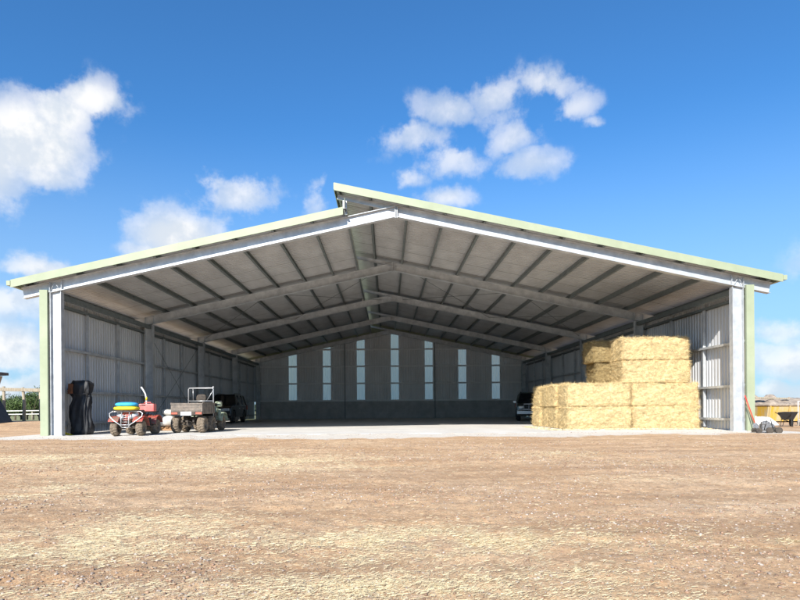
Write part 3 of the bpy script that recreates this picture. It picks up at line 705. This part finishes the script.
mb = MB(); mb.tube([(-.36,-.23,1.40),(0,-.26,1.36),(.34,-.22,1.40)],.012); mb.build('tie_rope',BLKP,ts)
yb = empty('yellow_wedge',(-10.95,20.0,.004),R(20),'small yellow metal wedge on the floor at the foot of the black tarpaulin','wedge')
mb = MB(); mb.prism([(-.12,0),(.14,0),(-.12,.11)],'y',-.06,.06); mb.build('block',YEL,yb,bevel=.006)
mb = MB(); mb.tube([(-.10,0,.09),(-.16,0,.20),(-.10,.0,.24)],.012); mb.build('handle',YEL,yb)
# small things on the base rail
mb = MB(); mb.lathe([(0,.05),(.10,.05),(.12,.03),(.17,.025),(.175,.0)],12,axis='z'); o = mb.build('oil_bottle',BLKP); o.location=(-11.22,21.6,.408); tag(o,'small dark bottle standing on the low wall rail behind the quad bike','bottle','bottles on the left wall rail')
o2 = o.copy(); COL.objects.link(o2); o2.location=(-11.22,21.92,.408); o2.scale=(1.2,1.2,.7); o2['label']='squat dark bottle on the low wall rail, farther from the tarpaulin'
# ------------------------------------------------------------------ cars
def suv(loc, rz, paint, label, bull, L=4.6, W=1.78):
    c_ = empty('parked_car',loc,rz,label,'car'); h = W/2; f0 = -L/2   # front at -y
    xw = h-.11; ya, yb_ = f0+.85, f0+.85+2.72; r = .38
    def ar(yc): return [(yc+math.cos(R(a_))*.45,.36+math.sin(R(a_))*.45) for a_ in range(180,-1,-20)]
    side = [(f0+.02,.42),(f0+.25,.32)]+[(p[0],max(p[1],.32)) for p in ar(ya)]+[(p[0],max(p[1],.32)) for p in ar(yb_)]+[(L/2-.2,.34),(L/2-.02,.45),(L/2,1.02),(L/2-.06,1.10),(f0+1.30,1.12),(f0+.25,1.02),(f0+.06,.92)]
    mb = MB(); mb.prism(side,'x',-h,h); body = mb.build('body',paint,c_,bevel=.035)
    # greenhouse
    bt = [(-h+.04,f0+1.25,1.10),(h-.04,f0+1.25,1.10),(h-.04,L/2-.05,1.08),(-h+.04,L/2-.05,1.08)]
    tp = [(-h+.22,f0+1.95,1.70),(h-.22,f0+1.95,1.70),(h-.20,L/2-.30,1.70),(-h+.20,L/2-.30,1.70)]
    mb = MB(); mb.loft([bt,tp],smooth=False); mb.build('windows',GLASS,c_)
    mb = MB(); mb.loft([[(p[0]*1.01,p[1]+(-.05 if p[1]<0 else .06),1.69) for p in tp],[(p[0]*1.0,p[1],1.755) for p in tp]],smooth=False)
    for i in range(4): mb.tube([bt[i],tp[i]],.045,6)
    for yy in (f0+2.45,f0+3.35):
        for s in (-1,1): mb.tube([(s*(h-.035),yy,1.10),(s*(h-.20),yy,1.70)],.04,6)
    mb.build('roof',paint,c_,bevel=.02)
    for s in (-1,1):
        mb = MB(); mb.tube([(s*(h-.30),f0+2.1,1.80),(s*(h-.30),L/2-.5,1.80)],.018); 
        for yy in (f0+2.15,L/2-.6): mb.tube([(s*(h-.30),yy,1.755),(s*(h-.30),yy,1.80)],.016)
        mb.build('roof_rail',BLKP,c_)
        mb = MB(); mb.box((s*(h+.10),f0+1.55,1.16),(.20,.09,.16)); mb.build('mirror',paint if not bull else CHROME,c_,bevel=.03)
        mb = MB(); mb.box((s*(h-.28),f0+.05,.82),(.36,.10,.16)); mb.build('headlight',LAMP,c_,bevel=.03)
        mb = MB(); mb.box((s*(h-.02),L/2-.02,.95),(.12,.10,.30)); mb.build('tail_light',MUDRED,c_,bevel=.02)
        for y_ in (ya,yb_): wheel(c_,s*xw,y_,r,.23,0,RIM if not bull else CHROME,BLKP,28)
        for yy in (f0+1.95,f0+2.95):
            mb = MB(); mb.box((s*(h+.008),yy+.25,.90),(.02,.16,.03)); mb.build('door_handle',CHROME,c_)
    mb = MB(); mb.box((0,f0+.02,.80),(W-.85,.06,.17))
    mb.build('grille',BLKP if bull else CHROME,c_,bevel=.01)
    mb = MB(); mb.box((0,f0+.0,.52),(W-.02,.16,.24)); mb.build('bumper',paint if not bull else BLKP,c_,bevel=.05)
    mb = MB(); mb.box((0,f0-.10,.52),(.38,.012,.12)); mb.build('number_plate',WHITE,c_)
    if bull:
        mb = MB(); yb2 = f0-.16
        mb.tube([(-h+.02,f0+.02,.62),(-h+.1,yb2,.66),(-.42,yb2-.05,.70),(.42,yb2-.05,.70),(h-.1,yb2,.66),(h-.02,f0+.02,.62)],.035)
        mb.tube([(-.62,yb2-.02,.66),(-.52,yb2-.04,1.02),(.52,yb2-.04,1.02),(.62,yb2-.02,.66)],.032); mb.box((0,yb2-.0,.52),(W,.10,.18))
        for s in (-1,1): mb.tube([(s*.25,yb2-.05,.6),(s*.25,yb2-.05,1.02)],.025)
        mb.build('bull_bar',CHROME,c_)
    return c_
suv((-10.28,37.1,0),R(1),CARB,'black station wagon parked along the left wall behind the utility vehicle',False,4.35,1.62)
suv((8.75,37.8,0),R(-11),CARG,'dark grey car with a silver bull bar parked in the shade beside the straw bales',True,4.75,1.86)

# ------------------------------------------------------------------ left outside: fence, ramp, bushes
fn = empty('post_fence',(-18,30.5,.30),0,'weathered timber post fence with a single top rail left of the shed','fence')
posts = [((4-387)/F*30.5+CX,1.78),((23.7-387)/F*30.5+CX,1.72),((40.6-387)/F*30.5+CX,1.66),((58-387)/F*30.5+CX,1.62),((-16-387)/F*30.5+CX,1.8)]
for i,(xp,hh) in enumerate(posts):
    mb = MB(); k = random.uniform(-.04,.04)
    mb.tube([(xp+18,0,-.35),(xp+18+k,0,hh*.5),(xp+18-k,0,hh)],[.085,.075,.07],9); mb.build('post',WOOD,fn)
mb = MB(); mb.box((posts[4][0]/2+posts[3][0]/2+18,-.08,1.60),(4.2,.05,.17),ry=.03); mb.build('rail',WOOD,fn,bevel=.01)
rf = empty('pipe_fence',(-34,62,-.1),0,'pale pipe rail fence low in the grass beyond the timber posts','fence')
for k in range(8):
    mb = MB(); mb.tube([(-9+3*k,0,-.3),(-9+3*k,0,1.0)],.06,8); mb.build('post',WOOD,rf)
for z in (.55,.9):
    mb = MB(); mb.tube([(-10,-.07,z),(-2,-.07,z+.05),(6,-.07,z-.03),(12.5,-.07,z)],.055,8); mb.build('rail',BAGW,rf)
rp = empty('loading_ramp',(-19.6,27.5,.2),0,'timber stock loading ramp with a dark sloping side at the left edge','ramp')
mb = MB(); mb.prism([(-1.4,0),(1.42,0),(.62,1.45),(-1.4,1.45)],'y',-.5,1.2); mb.build('sloping_side',TARP,rp,bevel=.02)
mb = MB(); mb.prism([(-1.2,1.453),(.74,1.453),(1.02,2.28),(-1.2,2.28)],'y',-.35,1.0); mb.build('boarded_side',WOOD,rp,bevel=.01)
mb = MB(); mb.box((-.05,.32,2.36),(2.5,1.7,.13),ry=-.02); mb.build('top_deck',DKROOF,rp,bevel=.01)
def bush(loc, rx, rz_, n, m, name, lab, cat, grp, leaf=.2, trunk=True):
    e_ = empty(name,loc,0,lab,cat,grp)
    cl = [(RNG.normal(0,.45)*rx, RNG.normal(0,.4)*rx, rz_*(.55+.42*RNG.random()), RNG.uniform(.28,.5)) for _ in range(9)]
    per = n//9; Q = []
    T = []
    for (cx,cy,cz,s) in cl:
        d = RNG.normal(0,1,(per,3)); d /= np.linalg.norm(d,axis=1,keepdims=True); rr = RNG.uniform(.55,1.,(per,1))**.6
        Q.append(np.array([cx,cy,cz])+d*rr*np.array([s*rx,s*rx,s*rz_*.75])*(1+.25*RNG.normal(0,1,(per,1))*.5)); T.append(np.full(per,RNG.uniform(.65,1.3)))
    P = np.concatenate(Q); T = np.concatenate(T)*RNG.uniform(.7,1.25,len(P)); P[:,2] = np.maximum(P[:,2],.05); k = len(P)
    a_ = RNG.normal(0,1,(k,3)); a_ /= np.linalg.norm(a_,axis=1,keepdims=True); b_ = np.cross(a_,RNG.normal(0,1,(k,3))); b_ /= np.linalg.norm(b_,axis=1,keepdims=True)
    l = RNG.uniform(.5,1.,(k,1))*leaf
    V = np.stack([P-a_*l, P+b_*l*.45, P+a_*l, P-b_*l*.45],1).reshape(-1,3)
    o = raw('crown',V,np.arange(4*k).reshape(-1,4),m,tint=np.repeat(T,4)[:,None]*np.ones((1,3))); o.parent = e_
    mb = MB()
    mb.tube([(0,0,-.3),(.05,0,rz_*.3),(0,.05,rz_*.6)],[rx*.08,rx*.06,rx*.03],7)
    for (cx,cy,cz,s) in cl[:5]: mb.tube([(.03,0,rz_*.2),(cx*.5,cy*.5,cz*.7),(cx,cy,cz)],[rx*.05,rx*.03,rx*.012],5)
    mb.build('trunk',BARK,e_); return e_
BU = [(3,88,2.6,3.0,'pale green bush nearest the left edge beyond the fence'),(9,92,2.4,2.9,'low olive bush just right of the loading ramp'),(15,84,2.2,2.8,'mid green bush between the first and second fence posts'),
 (21,95,2.8,3.5,'taller dark bush behind the second fence post'),(27,88,2.5,3.4,'dark green bush right of the second fence post'),(33,82,2.4,3.6,'fullest green bush before the third fence post'),(39,90,2.4,3.2,'bush directly behind the third fence post'),(46,86,2.6,3.3,'bush half hidden behind the green corner trim of the shed'),(-8,90,2.8,3.2,'bush beyond the loading ramp outside the fence')]
for (px,Yb,rx,hh,lab) in BU:
    Xb = (px-387)/F*Yb+CX; bush((Xb,Yb,float(gz(np.array(Xb),np.array(Yb)))-.1),rx*.8,hh,2400,LEAFA,'bush',lab,'bush','bushes beyond the timber fence',.16)
# far tree belt along the horizon
n = 60000; th = RNG.uniform(-1.15,1.15,n); rr = RNG.uniform(560,640,n); hgt = 5.5*(.45+.55*fbm(th*60,th*0+4,4)*1.3)
X = np.sin(th)*rr; Y = np.cos(th)*rr; Z = -1.2+hgt*RNG.random(n)**.7
sz_ = RNG.uniform(.8,1.8,n)[:,None]; a_ = RNG.normal(0,1,(n,3)); a_/=np.linalg.norm(a_,axis=1,keepdims=True); b_=np.cross(a_,RNG.normal(0,1,(n,3))); b_/=np.linalg.norm(b_,axis=1,keepdims=True)
P = np.stack([X,Y,Z],1); V = np.stack([P-a_*sz_,P+b_*sz_*.6,P+a_*sz_,P-b_*sz_*.6],1).reshape(-1,3)
o = raw('distant_trees',V,np.arange(4*n).reshape(-1,4),LEAFB,tint=np.repeat(RNG.uniform(.7,1.3,n),4)[:,None]*np.ones((1,3))); tag(o,'low dark belt of trees far away on the horizon','trees',kind='stuff')

# ------------------------------------------------------------------ right outside
sk = empty('yellow_skip',(21.0,31.5,-.03),R(2),'long weathered yellow steel bin behind the wheelbarrow','skip bin')
mb = MB(); L_ = 4.2
mb.prism([(-.95,.05),(.95,.05),(1.1,.86),(-1.1,.86)],'x',-L_/2,L_/2); mb.build('shell',YELST,sk,bevel=.01)
mb = MB(); mb.box((0,-1.12,.87),(L_+.06,.08,.07)); mb.box((0,1.12,.87),(L_+.06,.08,.07)); mb.box((-L_/2,0,.87),(.07,2.3,.07)); mb.box((L_/2,0,.87),(.07,2.3,.07)); mb.build('rim',DIRTP,sk,bevel=.01)
for k in range(5):
    mb = MB(); xk = -L_/2+.1+k*(L_-.2)/4; mb.prism([(-1.0,.05),(-.955,.05),(-1.105,.835),(-1.15,.835)],'x',xk-.035,xk+.035); mb.build('rib',YELST,sk)
# spoil heap
def heap(name, loc, rx, ry, h, lab, cat, m=DIRTP, seed=0, amp=.35):
    nx_, ny_ = 70, 40; u_, v_ = np.meshgrid(np.linspace(-1,1,nx_),np.linspace(-1,1,ny_)); r_ = np.clip(1-(np.abs(u_)**2.6+np.abs(v_)**2.2),0,1)
    z = h*r_**.6*(1-amp+2*amp*fbm(u_*rx*1.5+seed,v_*ry*1.5+seed,4)) - .06
    V = np.stack([u_*rx,v_*ry,z],-1).reshape(-1,3); i_ = (np.arange(ny_-1)[:,None]*nx_+np.arange(nx_-1)[None]).ravel()
    o = raw(name,V,np.stack([i_,i_+1,i_+nx_+1,i_+nx_],1),m); o.location = loc; return tag(o,lab,cat)
heap('rubble_heap',(22.6,37,-.03),5.5,2.2,1.35,'low heap of pale soil and rubble behind the yellow bin','heap',seed=4)
for (dx,dz,ln,rz,ry,lab) in ((-2.9,1.02,1.3,.2,.10,'short grey timber offcut lying at the left end of the rubble heap'),(-1.4,1.28,1.8,-.15,-.06,'weathered plank lying along the crest of the rubble heap'),(.6,1.36,2.2,.1,.03,'long weathered plank at the right end of the rubble heap')):
    mb = MB(); mb.box((0,0,0),(ln,.2,.10)); o = mb.build('timber_offcut',WOOD,bevel=.01); o.location=(22.0+dx,35.8,dz-.1); o.rotation_euler=(0,ry,rz); tag(o,lab,'timber')
# wheelbarrow
wb = empty('wheelbarrow',(15.75,24.1,-.04),R(38),'black tub wheelbarrow standing on the dirt right of the shed','wheelbarrow')
mb = MB(); bz = [(.36,.34),(.66,.46)]
mb.loft([[(-.22,-.17,.30),(.24,-.17,.30),(.24,.17,.30),(-.22,.17,.30)],[(-.36,-.30,.60),(.46,-.30,.62),(.46,.30,.62),(-.36,.30,.60)],[(-.38,-.32,.62),(.49,-.32,.64),(.49,.32,.64),(-.38,.32,.62)],[(-.33,-.27,.60),(.42,-.27,.62),(.42,.27,.62),(-.33,.27,.60)],[(-.19,-.14,.33),(.21,-.14,.33),(.21,.14,.33),(-.19,.14,.33)]],smooth=False)
mb.build('tub',BLKP,wb,bevel=.01)
mb = MB()
for s in (-1,1): mb.tube([(-.72,s*.28,.62),(-.45,s*.26,.56),(.1,s*.14,.28),(.45,s*.05,.20)],.018); mb.tube([(-.15,s*.2,.38),(-.22,s*.24,.02),(0,s*.22,.02),(.06,s*.16,.30)],.014)
mb.build('frame',BLKP,wb)
mb = MB(); mb.lathe([(-.045,.12),(-.05,.15),(-.03,.19),(.03,.19),(.05,.15),(.045,.12)],22,Matrix.Translation((.45,0,.19)),axis='y'); w_ = mb.build('wheel',BLKP,wb); wb.scale = (.84,.84,.95)
mb = MB(); mb.lathe([(-.05,.12),(-.02,.11),(-.05,.03),(.05,.03),(.02,.11),(.05,.12)],16,Matrix.Translation((.45,0,.19)),axis='y'); mb.build('rim',MUDBLK,w_)
# crumpled white and blue plastic
heap('plastic_sheet',(15.75,26.4,-.02),1.1,.5,.33,'crumpled white plastic sheet heaped on the ground behind the wheelbarrow','plastic sheet',BAGW,9,.8)
o = heap('blue_bag',(14.7,25.5,-.01),.42,.22,.20,'small blue bag lying against the crumpled white plastic','bag',BLUE,2,.4)
# small pump trolley
pm = empty('motor_pump',(11.22,18.3,-.03),R(-12),'small grey engine on wheels standing in front of the right shed column','engine')
mb = MB(); mb.box((0,0,.20),(.30,.24,.18)); mb.lathe([(-.02,.11),(.0,.12),(.06,.11),(.08,.04)],16,Matrix.Translation((-.02,0,.30)),axis='z'); ell(mb,(.12,-.02,.22),(.10,.10,.09)); mb.box((-.10,-.08,.31),(.14,.12,.08)); mb.build('engine',GREYM,pm,bevel=.015)
mb = MB(); mb.tube([(-.32,-.14,.10),(.34,-.14,.10),(.34,.14,.10),(-.32,.14,.10),(-.32,-.14,.10)],.014); mb.tube([(-.1,-.13,.12),(-.04,-.13,.40),(.08,-.13,.42),(.14,-.13,.12)],.012); mb.build('frame',BLKP,pm)
for (x_,y_,r_) in ((-.26,-.18,.085),(.28,-.18,.10),(-.26,.18,.085),(.28,.18,.10),(.02,-.22,.10)):
    mb = MB(); mb.lathe([(-.025,r_*.5),(-.03,r_*.8),(-.02,r_),(.02,r_),(.03,r_*.8),(.025,r_*.5)],16,Matrix.Translation((x_,y_,r_)),axis='y'); w_ = mb.build('wheel',MUDBLK,pm)
# generator at the far right edge
gn = empty('generator',(17.05,24.6,-.03),0,'grey motor unit under a pale upright frame at the right edge of the yard','machine')
mb = MB(); mb.box((0,0,.42),(.62,.45,.34)); ell(mb,(-.12,-.24,.42),(.12,.05,.12)); mb.build('motor',GREYM,gn,bevel=.03)
mb = MB(); mb.tube([(-.36,-.25,0),(-.36,-.25,1.02),(.36,-.25,1.02),(.36,-.25,0)],.025); mb.tube([(-.36,.25,0),(-.36,.25,1.02),(.36,.25,1.02),(.36,.25,0)],.025)
mb.tube([(-.36,-.25,.24),(.36,-.25,.24)],.02); mb.tube([(-.36,.25,.24),(.36,.25,.24)],.02); mb.build('frame',WHITE,gn)
for s in (-1,1):
    mb = MB(); mb.lathe([(-.04,.07),(-.05,.13),(.05,.13),(.04,.07)],18,Matrix.Translation((-.22,s*.31,.13)),axis='y'); mb.build('wheel',GREYM,gn)
# leaning poles
cr = empty('red_bar',(11.47,19.12,-.01),0,'red steel bar leaning on the right front column of the shed','bar')
mb = MB(); mb.tube([(0,0,.01),(-.20,.10,.75),(-.30,.17,1.16)],.018,8); mb.build('shaft',REDM,cr)
mb = MB(); mb.tube([(.0,0,0),(.015,-.01,-.0),(.03,-.02,.10)],.024,8); mb.build('tip',REDM,cr)
sh = empty('shovel',(11.33,19.05,-.01),0,'timber handled shovel leaning on the right front column beside the red bar','shovel')
mb = MB(); mb.tube([(0,0,.22),(-.17,.16,.95)],.016,8); mb.build('handle',WOODP,sh)
mb = MB(); mb.loft([[(-.03,-.01,.28),(.05,-.01,.28),(.05,.0,.28),(-.03,.0,.28)],[(-.08,-.03,.20),(.12,-.03,.20),(.12,-.02,.20),(-.08,-.02,.20)],[(-.02,-.07,.0),(.07,-.07,.0),(.07,-.06,.0),(-.02,-.06,.0)]],smooth=False); mb.build('blade',GREYM,sh)

# ------------------------------------------------------------------ sun, sky with clouds, camera
AZ, EL = R(20), R(33)
Sv = Vector((-math.sin(AZ)*math.cos(EL), -math.cos(AZ)*math.cos(EL), math.sin(EL)))
sun = bpy.data.lights.new('sun','SUN'); sun.energy = 4.5; sun.angle = R(.5); sun.color = (1,.955,.88)
so = bpy.data.objects.new('sun',sun); COL.objects.link(so); so.rotation_euler = Sv.to_track_quat('Z','Y').to_euler(); so.location = (-20,-20,30)
Wd = bpy.data.worlds.new('World'); S.world = Wd; Wd.use_nodes = True; nt = Wd.node_tree; bg = nt.nodes['Background']
SKY_S = .136
sky = N(nt,'ShaderNodeTexSky',sky_type='NISHITA'); sky.sun_disc = False; sky.sun_elevation = EL; sky.sun_rotation = PI+AZ; sky.altitude = 200; sky.air_density = 1.0; sky.dust_density = .4; sky.ozone_density = 2.5
tc = N(nt,'ShaderNodeTexCoord'); sx = N(nt,'ShaderNodeSeparateXYZ'); nt.links.new(tc.outputs['Generated'],sx.inputs[0])
az = N(nt,'ShaderNodeMath',operation='ARCTAN2'); nt.links.new(sx.outputs[0],az.inputs[0]); nt.links.new(sx.outputs[1],az.inputs[1])
el = N(nt,'ShaderNodeMath',operation='ARCSINE'); nt.links.new(sx.outputs[2],el.inputs[0])
cb = N(nt,'ShaderNodeCombineXYZ'); nt.links.new(az.outputs[0],cb.inputs[0]); nt.links.new(el.outputs[0],cb.inputs[1])
CL = [ # photo px: cx, cy, rx, ry, amp   (converted to azimuth/elevation)
 (36,138,56,44,1.25),(94,98,36,22,1.0),(66,112,34,26,1.1),(-25,145,60,55,1.2),(45,172,40,20,.85),
 (240,192,50,26,.72),(212,178,26,18,.6),(180,232,52,28,1.1),(150,248,36,18,.8),
 (320,195,14,28,.5),(325,178,8,18,.45),
 (38,272,42,16,.85),(12,300,60,24,.75),(8,345,70,30,.9),(20,225,20,8,.2),(5,385,90,22,.7),
 (450,112,48,18,.64),(500,92,46,18,.66),(545,80,34,18,.68),(572,102,32,16,.66),(500,118,70,20,.36),(595,118,20,9,.5),(415,140,46,16,.62),(455,158,46,16,.66),(515,138,26,18,.66),(535,164,38,15,.66),(412,176,22,12,.62),(448,196,36,13,.74),
 (785,335,40,22,.62),(795,362,60,26,.8),(775,395,60,16,.7),(735,372,40,10,.3),(800,300,30,12,.3),
 (900,250,90,40,.8),(1050,330,140,40,.9),(-150,260,120,60,.9),(-260,120,100,50,.7),(1050,60,120,40,.6),(1250,200,150,60,.8)]
def MT(op,a,b_=None,c_=None):
    n = N(nt,'ShaderNodeMath',operation=op)
    for i,v in enumerate((a,b_,c_)):
        if v is None: continue
        if isinstance(v,(int,float)): n.inputs[i].default_value = v
        else: nt.links.new(v,n.inputs[i])
    return n.outputs[0]
# warp the coordinates with noise so that the outlines billow
def warp(vec, scale, amt, det=5):
    n = N(nt,'ShaderNodeTexNoise'); n.inputs['Scale'].default_value = scale; n.inputs['Detail'].default_value = det; n.inputs['Roughness'].default_value=.6; nt.links.new(vec,n.inputs['Vector'])
    s = N(nt,'ShaderNodeVectorMath',operation='SUBTRACT'); nt.links.new(n.outputs['Color'],s.inputs[0]); s.inputs[1].default_value=(.5,.5,.5)
    m_ = N(nt,'ShaderNodeVectorMath',operation='SCALE'); nt.links.new(s.outputs[0],m_.inputs[0]); m_.inputs['Scale'].default_value=amt
    a_ = N(nt,'ShaderNodeVectorMath',operation='ADD'); nt.links.new(vec,a_.inputs[0]); nt.links.new(m_.outputs[0],a_.inputs[1]); return a_.outputs[0]
def blobs(vec):
    tot = None
    for (px,py,rx,ry,am) in CL:
        py_ = py+(px-387)*.0073; X_ = (px-387)/F; Z_ = (408.4-py_)/F; u0 = math.atan2(X_,1); v0 = math.atan2(Z_,math.hypot(X_,1))
        du = rx/F/(1+X_*X_)**.5*.95; dv = ry/F/(1+X_*X_)**.5*.95
        s = N(nt,'ShaderNodeVectorMath',operation='SUBTRACT'); nt.links.new(vec,s.inputs[0]); s.inputs[1].default_value=(u0,v0,0)
        m_ = N(nt,'ShaderNodeVectorMath',operation='MULTIPLY'); nt.links.new(s.outputs[0],m_.inputs[0]); m_.inputs[1].default_value=(1/du,1/dv,0)
        d_ = N(nt,'ShaderNodeVectorMath',operation='DOT_PRODUCT'); nt.links.new(m_.outputs[0],d_.inputs[0]); nt.links.new(m_.outputs[0],d_.inputs[1])
        e_ = MT('MULTIPLY',MT('EXPONENT',MT('MULTIPLY',d_.outputs['Value'],-1.0)),am)
        tot = e_ if tot is None else MT('MAXIMUM',tot,e_)
    return tot
def fb(vec, scale, det=9, ro=.58):
    n = N(nt,'ShaderNodeTexNoise'); n.inputs['Scale'].default_value=scale; n.inputs['Detail'].default_value=det; n.inputs['Roughness'].default_value=ro; nt.links.new(vec,n.inputs['Vector']); return n.outputs['Fac']
w1 = warp(cb.outputs[0], 8., .065, 7)
B0 = blobs(w1)
nfine = fb(cb.outputs[0], 12., 12, .62)
dens = MT('ADD',MT('MULTIPLY',B0,1.15),MT('MULTIPLY',MT('SUBTRACT',nfine,.5),2.2))
def MR(s,a,b_,c_=0.,d_=1.,sm=True):
    n = N(nt,'ShaderNodeMapRange'); n.interpolation_type='SMOOTHSTEP' if sm else 'LINEAR'
    for i,v in enumerate((a,b_,c_,d_)): n.inputs[i+1].default_value=v
    nt.links.new(s,n.inputs[0]); return n.outputs[0]
alpha = MT('MULTIPLY',MR(dens,.22,.66),MR(B0,.25,1.05,.38,1.))
gate = MR(B0,.06,.3); alpha = MT('MULTIPLY',alpha,gate)
# soft shading of the billows: noise difference toward the sun
off = N(nt,'ShaderNodeVectorMath',operation='ADD'); nt.links.new(cb.outputs[0],off.inputs[0]); off.inputs[1].default_value=(-.018,.03,0)
sh_ = MT('SUBTRACT',fb(cb.outputs[0],11.,6),fb(off.outputs[0],11.,6))
shade = MR(sh_,-.12,.10)
mxc = N(nt,'ShaderNodeMix',data_type='RGBA'); mxc.inputs[6].default_value=(3.1,3.4,3.8,1); mxc.inputs[7].default_value=(4.35,4.35,4.35,1); nt.links.new(shade,mxc.inputs[0])
hz = MR(el.outputs[0],0.,.45,.75,0.)       # thin bright haze of distant cloud low down
tn = N(nt,'ShaderNodeMix',data_type='RGBA',blend_type='MULTIPLY'); tn.inputs[0].default_value = 1; nt.links.new(sky.outputs[0],tn.inputs[6]); tn.inputs[7].default_value = (.27,.58,.82,1)
h1 = N(nt,'ShaderNodeMix',data_type='RGBA'); nt.links.new(hz,h1.inputs[0]); nt.links.new(tn.outputs[2],h1.inputs[6]); h1.inputs[7].default_value=(1.95,2.7,3.6,1)
mxs = N(nt,'ShaderNodeMix',data_type='RGBA'); nt.links.new(alpha,mxs.inputs[0]); nt.links.new(h1.outputs[2],mxs.inputs[6]); nt.links.new(mxc.outputs[2],mxs.inputs[7])
nt.links.new(mxs.outputs[2],bg.inputs['Color']); bg.inputs['Strength'].default_value = SKY_S

cam = bpy.data.cameras.new('camera'); co = bpy.data.objects.new('camera',cam); COL.objects.link(co); S.camera = co
cam.sensor_width = 36; cam.lens = 27.0; cam.clip_end = 9000; cam.clip_start = .05
co.location = (CX,0,CZ)
co.rotation_euler = (Matrix.Rotation(PI/2,4,'X') @ Matrix.Rotation(-R(.42),4,'Z')).to_euler()
# the level lens axis meets the picture at (387, 408.4) of 800x600
cam.shift_x = (400-387)/800; cam.shift_y = (408.4-300)/800
S.view_settings.view_transform = 'Standard'; S.view_settings.look = 'None'; S.view_settings.gamma = 1; S.view_settings.exposure = .80
S.render.engine = 'CYCLES'; S.cycles.max_bounces = 10; S.cycles.diffuse_bounces = 6
S.render.resolution_x = 1024; S.render.resolution_y = 768
